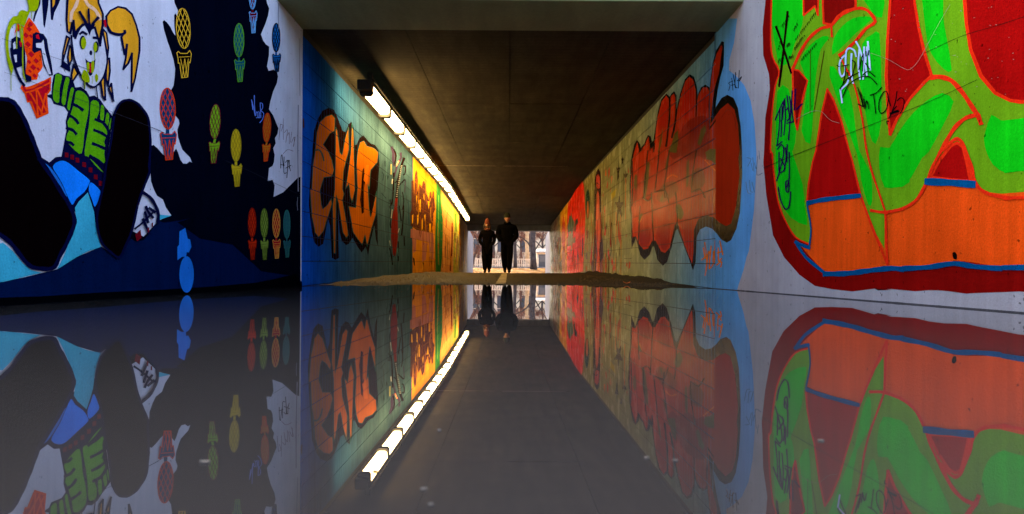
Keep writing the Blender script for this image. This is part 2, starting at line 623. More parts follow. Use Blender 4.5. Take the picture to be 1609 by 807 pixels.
m_back = plain('joint_mortar', (0.022, 0.02, 0.018), 0.95, 0.2, 20)
def tunnel_back(side):
    V, Fc = [], []
    ysb = [Y_TUN] + [Y_TUN + 0.56*k for k in range(1, 61)]
    ysb = [y for y in ysb if y < Y_END] + [Y_END]
    x0, x1 = side * (W + 0.008), side * 2.5
    for y in ysb:
        V += [(x0, y, -0.6), (x0, y, HCEIL + g(y) + 0.02), (x1, y, HCEIL + g(y) + 0.02), (x1, y, -0.6)]
    for i in range(len(ysb) - 1):
        a = 4*i; c = a + 4
        for k in range(4):
            q = (a + k, a + (k+1) % 4, c + (k+1) % 4, c + k)
            Fc.append(q if side > 0 else q[::-1])
    n = len(V)
    Fc.append((0,3,2,1) if side > 0 else (0,1,2,3)); Fc.append((n-4,n-3,n-2,n-1) if side > 0 else (n-1,n-2,n-3,n-2))
    Fc = [f for f in Fc if len(set(f)) == 4]
    return mesh_obj('tunnel_wall', V, Fc, m_back)
tl = tag(tunnel_back(-1), 'long blue, teal and yellow block wall with gold lettering under the lamps', 'wall')
tr = tag(tunnel_back(1), 'long block wall inside the passage with red bubble lettering and stars, opposite the lamps', 'wall')

def Ypx(px, side): return to_wall(px, 400, side)[0]
def stops(side, lst): return sorted([(Ypx(px, side), lin(c, k)) for px, c, k in lst], key=lambda s: s[0])
stL = [(467,(14,104,212),1.0),(490,(20,94,190),1.0),(530,(48,98,150),1.0),(575,(74,104,122),1.0),(600,(80,108,122),1.0),(648.6,(70,98,112),1.0),
       (649.2,(216,150,44),1.0),(684,(206,138,40),1.0),(685.4,(70,130,60),1.0),(692,(60,116,56),1.0),(694,(206,158,92),1.0),(712,(198,150,90),1.0),(713.6,(150,160,70),1.0),
       (720,(170,164,80),1.0),(722,(186,160,120),1.0),(735,(176,160,140),1.0)]
stR = [(1127,(110,172,222),1.0),(1075,(122,164,188),1.0),(1035,(140,156,150),1.0),(1000,(150,158,128),1.0),(960,(150,152,112),1.0),(920,(150,148,96),1.0),
       (892,(190,150,90),1.0),(881,(205,160,40),1.0),(879,(140,140,110),1.0),(872,(176,140,130),1.0),(868,(160,160,150),1.0)]
m_tile_l = ramp_tiles('tile_coat_lamp_side', stops(-1, stL), Y_TUN, Y_END, 0.40)
m_tile_r = ramp_tiles('tile_coat_far_side', stops(1, stR), Y_TUN, Y_END, 0.24)

def strip_geo(V, Fc, side, y0, y1, h0, h1, shear):
    """one rib: front face and four edges, seated 8 mm deep"""
    xf, xb = side * W, side * (W + 0.0085)
    b = len(V)
    for x in (xf, xb):
        for y, h in ((y0,h0),(y1,h0),(y1,h1),(y0,h1)):
            V.append((x, y, h + shear(y)))
    qs = [(0,1,2,3),(0,4,5,1),(1,5,6,2),(2,6,7,3),(3,7,4,0)]
    for q in qs:
        q = tuple(b + i for i in q)
        Fc.append(q[::-1] if side > 0 else q)
NCOL = 27
def tiles(side, wall, mat):
    V, Fc = [], []
    for k in range(4):
        strip_geo(V, Fc, side, k*STRIP + GAP, (k+1)*STRIP - GAP, GAP, COURSE - GAP, lambda y: 0.0128*y)
    me = bpy.data.meshes.new('tile'); me.from_pydata(V, [], Fc); me.update(); me.materials.append(mat)
    for c in range(NCOL):
        y0 = Y_TUN + c * 4 * STRIP
        for j in range(10):
            o = bpy.data.objects.new('tile', me)
            o.location = (0, y0, j*COURSE + g(y0))
            link(o, wall)
    # underwater foot course and the far tiles that are too small to tell apart
    V, Fc = [], []
    y = Y_TUN + NCOL*4*STRIP
    while y < Y_END - 0.02:
        y1 = min(y + 0.56, Y_END)
        for j in range(10):
            strip_geo(V, Fc, side, y + 0.003, y1 - 0.003, j*COURSE + GAP, (j+1)*COURSE - GAP, g)
        y = y1
    o = mesh_obj('far_tiles', V, Fc, mat, wall); o['kind'] = 'stuff'
    V, Fc = [], []
    y = Y_TUN
    while y < Y_END - 0.02:
        y1 = min(y + 0.56, Y_END)
        strip_geo(V, Fc, side, y + 0.003, y1 - 0.003, -0.45, -GAP, g)
        y = y1
    o = mesh_obj('foot_course', V, Fc, mat, wall); o['kind'] = 'stuff'
tiles(-1, tl, m_tile_l)
tiles(1, tr, m_tile_r)

# ceiling: portal slab, cast panels, far beam
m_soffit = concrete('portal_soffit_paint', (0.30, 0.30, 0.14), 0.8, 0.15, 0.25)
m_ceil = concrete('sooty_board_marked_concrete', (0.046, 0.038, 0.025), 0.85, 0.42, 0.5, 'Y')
m_ceilback = plain('ceiling_joint', (0.02, 0.018, 0.016), 0.95)
portal = box_obj('portal_slab', -2.5, 2.5, Y_PORTAL, Y_TUN - 0.02, HCEIL - 0.005, 3.4, m_soffit, bevel=0.012)
tag(portal, 'olive grey concrete slab edge spanning the mouth of the passage', 'concrete slab')
V, Fc = [], []
for y in (Y_TUN, Y_CREST, Y_END):
    for x in (-2.5, 2.5):
        V += [(x, y, HCEIL + 0.03 + g(y)), (x, y, HCEIL + 0.45 + g(y))]
for a in (0, 4):
    Fc += [(a, a+4, a+6, a+2), (a+1, a+3, a+7, a+5), (a, a+1, a+5, a+4), (a+2, a+6, a+7, a+3)]
Fc += [(0,2,3,1), (8,9,11,10)]
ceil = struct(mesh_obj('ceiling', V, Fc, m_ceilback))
rc = random.Random(11)
jy = [Y_TUN - 0.005, 12.4, 16.4, 20.35, 24.4, 28.4, 32.4, 36.4, 40.2, Y_END]
jx = [-2.197, -1.11, 0.0, 1.11, 2.197]
for a in range(len(jy) - 1):
    for c in range(4):
        y0, y1, x0, x1 = jy[a] + 0.005, jy[a+1] - 0.005, jx[c] + 0.0035, jx[c+1] - 0.0035
        d = rc.uniform(0, 0.006)
        V = []
        ymid = [y0, y1] if not (y0 < Y_CREST < y1) else [y0, Y_CREST, y1]
        for y in ymid:
            for x in (x0, x1):
                V += [(x, y, HCEIL + g(y) + d), (x, y, HCEIL + g(y) + 0.05)]
        Fc = []
        for s in range(len(ymid) - 1):
            q = 4*s
            Fc += [(q, q+4, q+6, q+2), (q+1, q+3, q+7, q+5), (q, q+1, q+5, q+4), (q+2, q+6, q+7, q+3)]
        e = 4*(len(ymid) - 1)
        Fc += [(0,2,3,1), (e, e+1, e+3, e+2)]
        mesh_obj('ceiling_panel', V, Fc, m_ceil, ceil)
# pale lime crust along one transverse joint
V, Fc = [], []
for k in range(40):
    x = -1.9 + 3.4 * k / 39
    wv = 0.010 + 0.018 * abs(mn.noise((x*3, 1.7, 0)))
    yv = 20.35 + 0.04 * mn.noise((x*2.2, 4.1, 0))
    V += [(x, yv - wv, HCEIL + g(yv) - 0.004), (x, yv + wv, HCEIL + g(yv) - 0.004)]
    if k and mn.noise((x*2.7, 9, 0)) > -0.25: Fc.append((2*k-2, 2*k-1, 2*k+1, 2*k))
mesh_obj('lime_crust', V, Fc, plain('lime_crust', (0.42, 0.38, 0.30), 0.9), ceil)
m_beam = concrete('blue_grey_concrete', (0.22, 0.23, 0.27), 0.8, 0.2, 0.3)
beam = box_obj('portal_beam', -2.5, 2.5, Y_END + 0.01, Y_END + 0.9, hgt(362, Y_END + 0.01), 3.4, m_beam, bevel=0.02)
tag(beam, 'dark blue grey concrete beam over the far exit behind the walkers', 'beam')
# exit ramp walls
m_exit = paint((190, 184, 184), 0.6, 0.65, 0.12, 0.01)
for side, lab in ((-1, 'bluish white wall of the far exit ramp beside the lamp row'), (1, 'bluish white wall of the far exit ramp beside the dark shed')):
    ye = 49.5 if side < 0 else 47.6
    xa, xb = side*2.2, side*2.5
    V = [(xa,Y_END+0.02,-0.6),(xb,Y_END+0.02,-0.6),(xb,ye,-0.6),(xa,ye,-0.6),(xa,Y_END+0.02,2.6),(xb,Y_END+0.02,2.6),(xb,ye,2.3),(xa,ye,2.3)]
    Fc = [(0,3,2,1),(4,5,6,7),(0,1,5,4),(1,2,6,5),(2,3,7,6),(3,0,4,7)]
    if side < 0: Fc = [f[::-1] for f in Fc]
    tag(mesh_obj('ramp_wall', V, Fc, m_exit), lab, 'wall')

# ------------------------------------------------------------------ murals
def c3(r, gg, bb, k=1.0): return paint((r, gg, bb), k)
NAVY = c3(10, 18, 62); NIGHT = c3(4, 11, 30); FLOORB = c3(2, 30, 74); SOLE = c3(13, 5, 7)
GOLD = c3(232, 168, 44); LAV = c3(214, 215, 230, 0.92); OLIVE = c3(160, 178, 12); SWEAT = c3(98, 168, 22)
JEANS = c3(26, 140, 250); TEAL = c3(70, 178, 205); CRIM = c3(196, 18, 44); ORNG = c3(255, 84, 22)
MAROON = c3(120, 14, 34); PALE = c3(240, 200, 170); CRACK = c3(52, 50, 62)
LW = Wall(wl, -1, False); RW = Wall(wr, 1, False); LT = Wall(tl, -1, True); RT = Wall(tr, 1, True)

# ---- left ramp wall: night background
f = Fig(LW, 'painted_background', 'dark navy night background with ragged profile edges')
left = (z('P', (262, -70)) + z('E', (255, 25), (285, 92), (278, 150), (262, 118), (250, 135), (252, 230), (262, 322), (240, 290), (215, 240), (185, 200), (160, 180), (146, 195), (160, 270),
        (190, 370), (225, 470), (245, 540), (260, 620), (255, 700), (245, 780)) +
        z('G', (222, 60), (195, 108), (200, 210), (230, 310), (255, 340), (262, 370), (245, 420), (250, 480), (270, 540), (285, 580), (310, 605), (345, 640),
          (360, 680), (340, 672), (320, 690), (290, 688), (270, 660), (250, 600), (235, 570), (205, 610), (160, 640), (125, 610), (90, 570), (55, 540), (30, 555), (24, 600), (22, 690)) +
        z('I', (727, 100), (732, 125), (736, 200), (750, 240), (765, 270), (795, 290), (810, 330), (835, 366), (772, 392), (700, 470), (640, 440), (575, 540)))
right = (z('P', (300, 500), (520, 500)) + z('H', (620, 660), (568, 672), (520, 720), (470, 770), (402, 803), (405, 780), (410, 720), (395, 682), (362, 690), (370, 600), (395, 585), (405, 560), (410, 510), (400, 460),
         (418, 425), (412, 390), (430, 360), (437, 320), (400, 230), (370, 185), (380, 130), (400, 60)) +
         z('F', (490, 750), (500, 690), (490, 650), (460, 628), (415, 640), (400, 600), (418, 500), (420, 420), (390, 400), (365, 365), (345, 310), (385, 215), (410, 140), (420, 75), (400, 25)) + z('P', (404, -70)))
def crop_right(pts, xm): return [(min(x, xm), y) for x, y in pts]
f.P(NIGHT, left + crop_right(right, 472), False)
f.part('painted_ground').P(FLOORB, z('P', (-300, 458)) + z('I', (15, 691), (60, 680), (120, 668), (190, 650), (275, 630), (330, 590), (370, 570), (430, 545), (490, 518), (560, 560), (640, 480), (655, 492), (700, 488), (772, 394), (800, 402), (880, 392), (930, 380)) +
      z('J', (150, 400), (260, 480), (420, 510), (560, 640), (700, 660), (760, 690)) + z('P', (474, 520), (-300, 640)), False)
f.part('painted_patch').P(TEAL, z('I', (772, 362), (835, 368), (772, 390)), False)
f.P(TEAL, z('I', (-300, 560), (15, 500), (60, 540), (110, 600), (150, 632), (200, 646), (60, 680), (15, 690), (-300, 745)), False)
f.build()
f = Fig(LW, 'silt_line', 'thin line of pale silt along the foot of the wall')
SILT = c3(196, 176, 110, 0.7)
f.L(SILT, z('P', (276, 462.8), (330, 459.2), (400, 454.6), (452, 450.9)), 0.9)
f.build()
f = Fig(LW, 'dark_tide_mark')
f.P(c3(4, 7, 14), z('P', (-300, 497), (5, 467), (60, 465.5), (160, 459), (250, 455), (330, 450), (400, 444), (430, 438), (466, 430), (474, 449), (474, 480), (-300, 560)), False)
f.build()

# ---- the girl
f = Fig(LW, 'painted_girl', 'graffiti girl with gold pigtails in green sweater, seen from below')
torso = z('D', (205, 115), (240, 110), (280, 140), (300, 175), (330, 168), (370, 195), (400, 240), (440, 290), (455, 310), (425, 520), (400, 720), (385, 800), (330, 760), (240, 690), (130, 600), (112, 575), (130, 480),
          (145, 400), (140, 340), (155, 280), (130, 245), (60, 225), (45, 190), (20, 178), (15, 165), (45, 160), (50, 90), (60, 30), (90, 15), (130, 35), (165, 40), (195, 85))
f.P(NAVY, torso, False)
f.P(NAVY, z('I', (195, 80), (240, 108), (270, 82), (320, 78), (400, 140), (500, 230), (480, 340), (490, 400), (440, 400), (380, 360), (340, 330), (290, 262), (215, 140)), False)
f.part('sweater')
for q in ([(75,25),(115,40),(100,120),(95,215),(60,200),(55,150),(65,80)], [(140,50),(165,60),(150,130),(135,230),(112,215),(120,140)], [(175,120),(195,125),(180,190),(165,265),(150,250),(158,190)],
          [(205,150),(222,136),(255,145),(288,185),(294,240),(285,310),(266,400),(245,555),(190,525),(145,470),(148,430),(160,400),(150,350),(165,315),(180,265),(195,215)],
          [(305,220),(325,200),(358,215),(360,280),(345,330),(385,360),(415,410),(410,440),(395,480),(402,510),(395,560),(398,620),(300,580),(265,560),(275,470),(290,390),(300,300)],
          [(375,235),(395,250),(390,335),(368,325)], [(412,285),(428,300),(420,370),(402,350)], [(440,320),(444,330),(436,395),(428,375)], [(300,590),(340,625),(390,682),(350,650)]):
    f.P(SWEAT, z('D', *q))
for q in ([(180,222),(225,245),(252,266)], [(160,300),(200,325),(222,355)], [(145,385),(185,400),(208,425)], [(138,478),(170,484),(190,500)],
          [(335,328),(380,345),(405,370)], [(328,400),(375,418),(415,445)], [(318,490),(360,505),(402,525)], [(300,572),(350,600),(392,632)]):
    f.L(NAVY, z('D', *q), 4.6)
f.part('belt')
for cx, cy in ((145,565),(182,580),(217,600),(262,630),(303,665),(340,712),(372,755)):
    f.P(MAROON, z('D', (cx-12,cy-18),(cx+12,cy-14),(cx+13,cy+18),(cx-12,cy+14)), False)
f.part('jeans')
f.P(JEANS, z('I', (255,130),(270,110),(300,100),(330,110),(380,150),(430,190),(433,210),(410,250),(370,285),(350,315),(330,280),(300,210),(270,160)))
f.P(JEANS, z('I', (440,205),(485,245),(480,280),(460,325),(446,290),(430,245)))
f.P(c3(40,120,205), z('I', (215,115),(245,135),(290,200),(325,275),(300,250),(250,180)))
f.P(TEAL, z('I', (425,255),(440,300),(455,350),(470,460),(490,520),(430,540),(370,570),(275,630),(310,560),(362,430),(370,390),(362,330),(380,300)), False)
f.part('hair')
f.P(GOLD, z('B', (80,-60),(320,-60),(325,20),(360,110),(358,200),(345,260),(328,365),(300,280),(280,210),(240,190),(200,190),(160,230),(130,300),(118,160),(100,262),(78,250),(70,150)), False, NAVY, 3.4)
f.P(GOLD, z('B', (385,130),(420,82),(480,52),(540,65),(590,110),(625,200),(650,300),(650,400),(635,500),(615,620),(585,722),(588,560),(590,420),(560,500),(520,548),(540,460),(550,350),(530,430),(505,292),(525,265),(480,270),(420,255),(390,200)), False, NAVY, 3.2)
f.L(NAVY, z('B', (390,200),(420,255),(480,272),(528,262),(530,240)), 4.5)
for q in ([(352,225),(385,260),(400,380),(390,450),(370,350)], [(380,470),(405,460),(410,560),(395,680),(378,620)], [(335,640),(365,600),(372,790),(350,760)], [(400,700),(420,660),(437,800)],
          [(72,285),(95,300),(60,420),(38,500),(42,420)], [(95,360),(110,380),(112,470),(90,525),(80,450)], [(125,510),(160,580),(110,655),(108,590)]):
    f.P(GOLD, z('B', *q), False, NAVY, 3.0)
f.P(NAVY, z('B', (20,525),(45,480),(70,500),(100,530),(100,570)), False)
f.L(PALE, z('B', (165,-20),(140,50),(110,100),(104,165)), 5); f.L(PALE, z('B', (215,-20),(240,35),(300,80),(338,150)), 5)
f.P(CRIM, z('B', (362,160),(378,150),(386,208),(370,216)), False)
# spikes of a fringe at the top
f.P(NAVY, z('A', (362,-40),(400,-40),(392,40),(345,160),(330,215),(320,190),(352,60)), False); f.P(NAVY, z('A', (405,-40),(475,-40),(470,50),(450,180),(436,270),(422,240),(415,120)), False)
f.P(NAVY, z('A', (488,-40),(600,-40),(570,40),(530,120),(515,195),(496,190),(490,100)), False); f.P(GOLD, z('A', (508,-30),(540,-30),(530,40),(512,72)), False)
f.part('face')
f.P(LAV, z('B', (130,300),(160,232),(200,195),(240,250),(284,222),(328,365),(345,262),(385,440),(370,560),(330,650),(280,688),(230,665),(180,600),(130,500),(110,400),(101,290)), False)
f.L(NAVY, z('B', (100,280),(112,400),(135,500),(175,590),(230,665),(280,688),(330,650),(370,570),(386,450),(350,240)), 3.0)
f.P(NAVY, z('B', (200,186),(292,192),(262,230),(245,280),(228,240)), False)
for q, w in (([(165,92),(210,170),(235,225)], 4.4), ([(235,70),(240,150),(242,200)], 3.6), ([(312,138),(275,180),(252,230)], 4.6), ([(117,160),(130,300)], 3.6), ([(130,300),(165,222),(205,190)], 3.6), ([(284,212),(328,362)], 3.2), ([(346,230),(328,362)], 2.6)):
    f.L(NAVY, z('B', *q), w)
f.part('face_features')
f.O(NAVY, z('B', (189,335))[0], 5.2, 11); f.O(OLIVE, z('B', (196,338))[0], 4.2, 9.4)
f.O(NAVY, z('B', (294,370))[0], 4.2, 9); f.O(OLIVE, z('B', (287,371))[0], 3.0, 7.4)
f.L(NAVY, z('B', (165,268),(188,252),(218,270)), 3.8); f.L(NAVY, z('B', (275,296),(308,300)), 3.8)
f.O(NAVY, z('B', (255,417))[0], 2.4, 4)
f.P(NAVY, z('B', (210,462),(235,486),(270,490),(292,465),(285,540),(265,590),(247,602),(225,560)), False)
f.P(CRIM, z('B', (238,505),(260,498),(258,570),(246,578)), False)
for q in ([(220,500),(240,495),(240,560),(225,572)], [(258,488),(280,488),(278,562),(260,574)], [(180,600),(195,552),(215,560),(240,600),(244,650),(220,650),(190,630)], [(287,600),(297,582),(312,600),(312,630),(298,652),(288,630)]):
    f.P(OLIVE, z('B', *q))
f.L(OLIVE, z('B', (206,640),(205,700)), 1.6); f.L(OLIVE, z('B', (283,395),(282,470)), 1.0); f.L(OLIVE, z('B', (266,600),(266,660)), .9); f.L(NAVY, z('B', (198,655),(200,706)), 1.6); f.L(NAVY, z('B', (298,680),(308,772)), 1.8)
f.build()

# ---- ice cream in her hand
f = Fig(LW, 'painted_ice_cream', 'orange and red waffle ice cream held up, dripping olive green')
f.P(ORNG, z('A', (160,225),(230,262),(280,165),(335,230),(385,310),(400,400),(400,520),(415,650),(370,735),(360,775),(300,780),(245,735),(262,560),(240,480),(222,330),(215,270),(150,310),(136,350)), False)
for cx, cy, r in ((298,232,26),(282,282,27),(250,342,29),(300,352,20),(270,430,30),(302,528,31),(350,592,28),(282,602,22),(322,655,30),(370,672,18),(290,692,18),(336,738,24),(172,290,18)):
    f.P(CRIM, z('A', (cx-r,cy-6),(cx-4,cy-r),(cx+r,cy+4),(cx+3,cy+r)), False)
f.part('cone_cup')
f.P(ORNG, z('C', (140,80),(160,45),(180,75),(230,60),(320,20),(358,0),(355,100),(330,130),(340,260),(255,298),(205,180),(190,185),(170,120)), False)
f.P(CRIM, z('C', (154,78),(165,56),(180,92),(235,82),(345,16),(345,88),(320,128),(325,247),(262,280),(220,172),(190,170),(180,115)), False)
for q in ([(180,112),(240,95),(355,40)], [(205,110),(295,262)], [(258,92),(325,247)], [(250,95),(262,285)], [(318,120),(285,262)]):
    f.L(ORNG, z('C', *q), 2.6)
f.part('hand')
f.P(NAVY, z('A', (105,380),(150,350),(220,380),(240,500),(247,720),(300,745),(302,792),(250,800),(218,720),(215,560),(215,640),(150,662),(120,560),(104,470)), False)
f.P(CRIM, z('A', (180,400),(205,390),(212,450),(190,455)), False)
for q in ([(120,420),(142,400),(150,468),(125,480)], [(120,535),(155,530),(160,600),(135,612)], [(155,668),(188,668),(180,710)], [(195,748),(240,775),(236,800),(205,806)]):
    f.P(LAV, z('A', *q), False)
f.L(NAVY, z('A', (103,470),(135,640),(185,770),(230,830)), 4)
f.P(NAVY, z('A', (315,330),(350,310),(420,330),(455,380),(470,480),(500,620),(515,730),(480,738),(420,640),(400,520),(390,490),(330,515),(310,490),(315,400)), False)
f.P(LAV, z('A', (345,420),(400,415),(420,385),(432,480),(462,600),(495,722),(468,722),(430,620),(408,520),(400,470),(350,460)), False)
f.P(CRIM, z('A', (345,340),(370,330),(385,382),(350,372)), False); f.P(LAV, z('A', (365,715),(415,665),(435,715),(385,757)), False)
f.part('drips')
f.P(OLIVE, z('A', (250,-60),(375,-60),(370,30),(362,72),(330,110),(292,105),(262,165),(240,230),(220,250),(170,225),(120,240),(90,300),(75,400),(85,540),(122,650),(110,715),(95,700),(65,600),(45,450),(50,330),(80,220),(120,160),(165,150),(180,110),(215,95),(262,108),(272,60)))
for q, w in (([(155,230),(155,470)], 1.4), ([(215,250),(213,600),(222,720),(242,790)], 1.8), ([(100,710),(100,880)], 1.0), ([(188,240),(205,405)], 3.0), ([(300,100),(302,180)], 1.2)):
    f.L(OLIVE, z('A', *q), w)
f.build()

# ---- shoes
f = Fig(LW, 'painted_shoe', 'big near black shoe sole at the left edge')
f.P(SOLE, z('C', (-500,190),(-200,150),(20,158),(60,165),(100,190),(130,235),(170,310),(210,405),(240,480),(275,580)) + z('I', (190,95),(250,180),(300,262),(340,325),(360,388),(352,430),(320,505),(290,560),(262,618),(220,628),(155,620),(115,588),(65,522),(15,474),(-120,400),(-400,330)), True, NAVY, 6.5, sub=2)
f.build()
f = Fig(LW, 'painted_shoe', 'second near black shoe sole, beside the green sweater')
f.P(SOLE, z('D', (455,300),(470,260),(495,218),(530,200),(570,200),(620,228),(660,278),(684,322),(694,400),(699,500),(690,640)) + z('I', (722,160),(690,242),(665,320),(640,430),(600,528),(575,572),(545,556),(500,515),(478,470),(465,400),(472,330),(497,220),(512,110)) + z('D', (425,520),(440,420)), True, NAVY, 3.6, sub=2)
f.part('sneaker')
f.L(NAVY, z('I', (686,252),(725,278),(752,318),(766,360),(764,400)), 5)
for q in ([(690,385),(722,455)], [(705,325),(718,352),(740,378)], [(700,350),(715,400)], [(720,330),(748,350)]):
    f.L(NAVY, z('I', *q), 4.2)
f.P(MAROON, z('I', (652,460),(678,436),(683,475),(660,494)), False); f.P(MAROON, z('I', (712,430),(720,422),(722,445),(714,452)), False); f.P(MAROON, z('I', (732,405),(740,400),(740,420),(733,424)), False)
f.L(NAVY, z('I', (650,432),(690,400),(740,350)), 3)
f.build()

# ---- row of ice creams
def icecream(wall, ctr, rx, ry, bottom, fill, line, label, tilt=0.0, shift=0.0, lat_=2, flip=False, lw=0.9):
    f = Fig(wall, 'painted_ice_cream', label)
    cx, cy = ctr
    sg = -1 if flip else 1
    top = cy + sg * ry                                 # where the stem starts
    L_ = abs(bottom - top)
    f.L(fill, [(cx, top - sg), (cx + shift*.3, top + sg*L_*.14)], rx * .45, False)
    f.part('scoop')
    f.O(fill, ctr, rx, ry, tilt, line, lw * 1.25)
    for d in (-1, 1):                                  # waffle lattice
        for k in range(-lat_, lat_ + 1):
            o = k / (lat_ + 0.5) * 1.42
            # chord of the unit circle along direction (cos a, d sin a)
            a = 0.72
            ux, uy = cos(a), d * sin(a)
            nx_, ny_ = -uy, ux
            hh = 1 - (o*0.70)**2
            if hh <= 0.05: continue
            hh = math.sqrt(hh); o2 = o * .70
            e = []
            for s in (-hh, hh):
                ex, ey = (nx_*o2 + ux*s) * rx, (ny_*o2 + uy*s) * ry
                e.append((cx + ex*cos(tilt) - ey*sin(tilt), cy + ex*sin(tilt) + ey*cos(tilt)))
            f.L(line, e, lw, False)
    f.part('cup')
    def q(u, v): return (cx + u*rx + shift*(0.35 + v*.65), top + sg*v*L_)
    f.P(fill, [q(-1.05,.16), q(-.8,.10), q(-.5,.17), q(.5,.17), q(.85,.07), q(1.1,.18), q(1.0,.36), q(.9,.50), q(.72,.46), q(.55,1.0), q(-.35,1.02), q(-.62,.50), q(-.85,.52), q(-.88,.36)], False, line, lw * 1.2)
    for a_, b_ in ((q(-.75,.30), q(.85,.28)), (q(-.5,.36), q(.1,1.0)), (q(.1,.36), q(-.25,1.0)), (q(.1,.36), q(.45,1.0)), (q(.6,.36), q(.1,1.0))):
        f.L(line, [a_, b_], lw, False)
    return f.build()
icecream(LW, (287.6,44.3), 10.8, 31.6, 121, c3(14,6,8), c3(226,180,56), 'black ice cream with yellow lattice lines, high on the navy ground', tilt=-.06, lw=1.0)
icecream(LW, (375.2,62.8), 7.8, 26.4, 127.6, c3(18,92,112), c3(96,160,48), 'teal ice cream with green lattice lines on the navy ground', lw=.85)
icecream(LW, (396.5,-12.0), 5.8, 26.0, 50.9, c3(120,8,30), c3(110,170,220), 'crimson ice cream with light blue outline cut by the top edge')
icecream(LW, (433.7,58.7), 6.2, 22.6, 112, c3(28,108,176), c3(6,12,26), 'blue ice cream with black lattice lines beside the passage corner', lw=.9)
icecream(LW, (263.1,170.2), 11.9, 32.3, 250, c3(20,74,120), c3(226,72,32), 'large blue ice cream with orange lattice lines beside the black shoe', tilt=-.03, lw=1.25)
icecream(LW, (337.7,190.8), 8.5, 27.4, 256, c3(128,176,34), c3(110,14,48), 'lime green ice cream with magenta lattice and leaning cup', tilt=.05, shift=-4.5, lat_=2)
icecream(LW, (370.6,228.1), 8.0, 25.6, 292.4, c3(206,178,36), c3(160,136,34), 'mustard yellow ice cream in the middle of the navy ground', lw=.7)
icecream(LW, (419.2,200.3), 6.0, 23.0, 252.7, c3(202,126,34), c3(210,74,32), 'amber ice cream with red lines and leaning cup near the profile', tilt=.04, shift=-3.5, lat_=2)
icecream(LW, (395.9,349.5), 6.4, 23.5, 407.5, c3(206,54,24), c3(120,22,14), 'red orange ice cream, first of the low row of four', lw=.7)
icecream(LW, (414.9,350.2), 6.0, 23.2, 407.5, c3(136,158,66), c3(84,98,34), 'olive green ice cream, second of the low row of four', lw=.7)
icecream(LW, (433.9,350.5), 5.8, 22.6, 405.3, c3(184,34,46), c3(226,160,70), 'crimson ice cream with yellow lattice, third of the low row of four', lw=.7)
icecream(LW, (450.4,352.0), 5.2, 22.6, 403.6, c3(42,98,110), c3(62,124,116), 'grey teal ice cream, last of the low row beside the blue wall', lw=.6)
f = Fig(LW, 'painted_ice_cream', 'plain sky blue ice cream upside down at the waterline')
f.O(c3(40,130,226), (292.8,431.0), 11.3, 28.6)
f.P(c3(40,130,226), z('J', (160,445),(188,428),(200,480),(212,485),(218,520),(205,548),(195,545),(192,570),(178,568),(170,570),(150,585),(150,520),(158,510)), False)
f.build()
# tags
f = Fig(LW, 'graffiti_tag', 'light blue marker tag reading Noob')
NB = c3(110,140,225)
for q in ([(247,120),(256,188)], [(247,118),(262,180),(272,232)], [(272,232),(268,170),(266,88)], [(276,230),(280,205),(290,210),(290,240),(280,246)], [(296,200),(302,215),(300,246),(293,240)], [(308,140),(312,245)], [(308,140),(322,146),(324,175),(310,196)], [(310,196),(330,215),(322,255),(302,280)]):
    f.L(NB, z('H', *q), 1.1)
f.build()
f = Fig(LW, 'graffiti_tag', 'black looped marker tag low on the pale profile')
BK = c3(24,22,34)
for q in ([(452,600),(455,520),(462,505)], [(462,505),(468,560),(474,600)], [(450,575),(478,580)], [(476,520),(474,630),(492,632)], [(485,560),(500,545),(500,590),(486,600)], [(500,560),(512,545),(512,600)], [(505,545),(494,668)], [(505,590),(524,580)], [(512,590),(520,620)]):
    f.L(BK, z('H', *q), 1.0)
f.build()
f = Fig(LW, 'graffiti_tag', 'thin brown pen scribble beside the passage corner')
BR = c3(110,66,70)
for q in ([(450,290),(440,400)], [(450,290),(468,300),(455,340)], [(470,250),(470,400)], [(478,350),(500,330),(488,420)], [(500,370),(512,350),(512,430)], [(520,420),(530,345)], [(528,420),(548,380),(545,440)], [(555,380),(540,450)], [(470,500),(500,470),(540,480)]):
    f.L(BR, z('H', *q), .6)
f.build()
f = Fig(LW, 'crack', 'hairline shutter joints in the concrete')
for q in ([(4,113),(80,140),(165,172),(250,205)], [(0,60),(60,82),(140,110)], [(352,252),(390,268),(423,284),(466,304)], [(200,185),(260,210)]):
    f.L(CRACK, q, .5)
f.build()
f = Fig(LW, 'corner_edge_chips')
for (x, y0, y1, w) in ((437.5,5,45,1.2),(471.2,60,150,.8),(468.6,165,300,1.6),(467.6,310,330,.8)):
    f.L(c3(150,152,170), [(x, y0), (x - .8, (y0+y1)/2), (x, y1)], w)
f.build()

# ---- right ramp wall
DRED = c3(150,20,16); REDL = c3(252,58,26); OLV = c3(124,174,30); GRN = c3(28,208,30); BORN = c3(255,94,26); TBLU = c3(8,92,138); DRED2 = c3(184,20,18)
f = Fig(RW, 'painted_background', 'dark red border of the huge mural with ragged lower edge')
f.P(DRED, z('P', (1206,-70)) + z('R3', (76,15),(62,150),(65,290),(95,390),(100,470),(76,620),(70,790)) + z('R5', (56,100),(70,250),(100,430),(150,530),(220,610),(290,660),(370,675),(460,685),(560,672),(640,678)) +
    z('R6', (0,680),(60,673),(90,677),(170,684),(230,679),(300,681),(400,695),(440,692),(640,685),(900,700),(1500,760)) + z('P', (1900,-300)), False)
f.part('orange_block').P(BORN, z('R5', (205,455),(270,530),(340,605),(440,600),(580,585),(692,578)) + z('R6', (60,578),(130,575),(300,560),(345,545),(420,552),(560,575),(645,565),(1500,560),(1500,100),(0,150)) + z('R5', (510,190),(255,268),(268,400),(262,488)), False)
f.build()
f = Fig(RW, 'graffiti_lettering', 'huge bright green letters outlined in orange red')
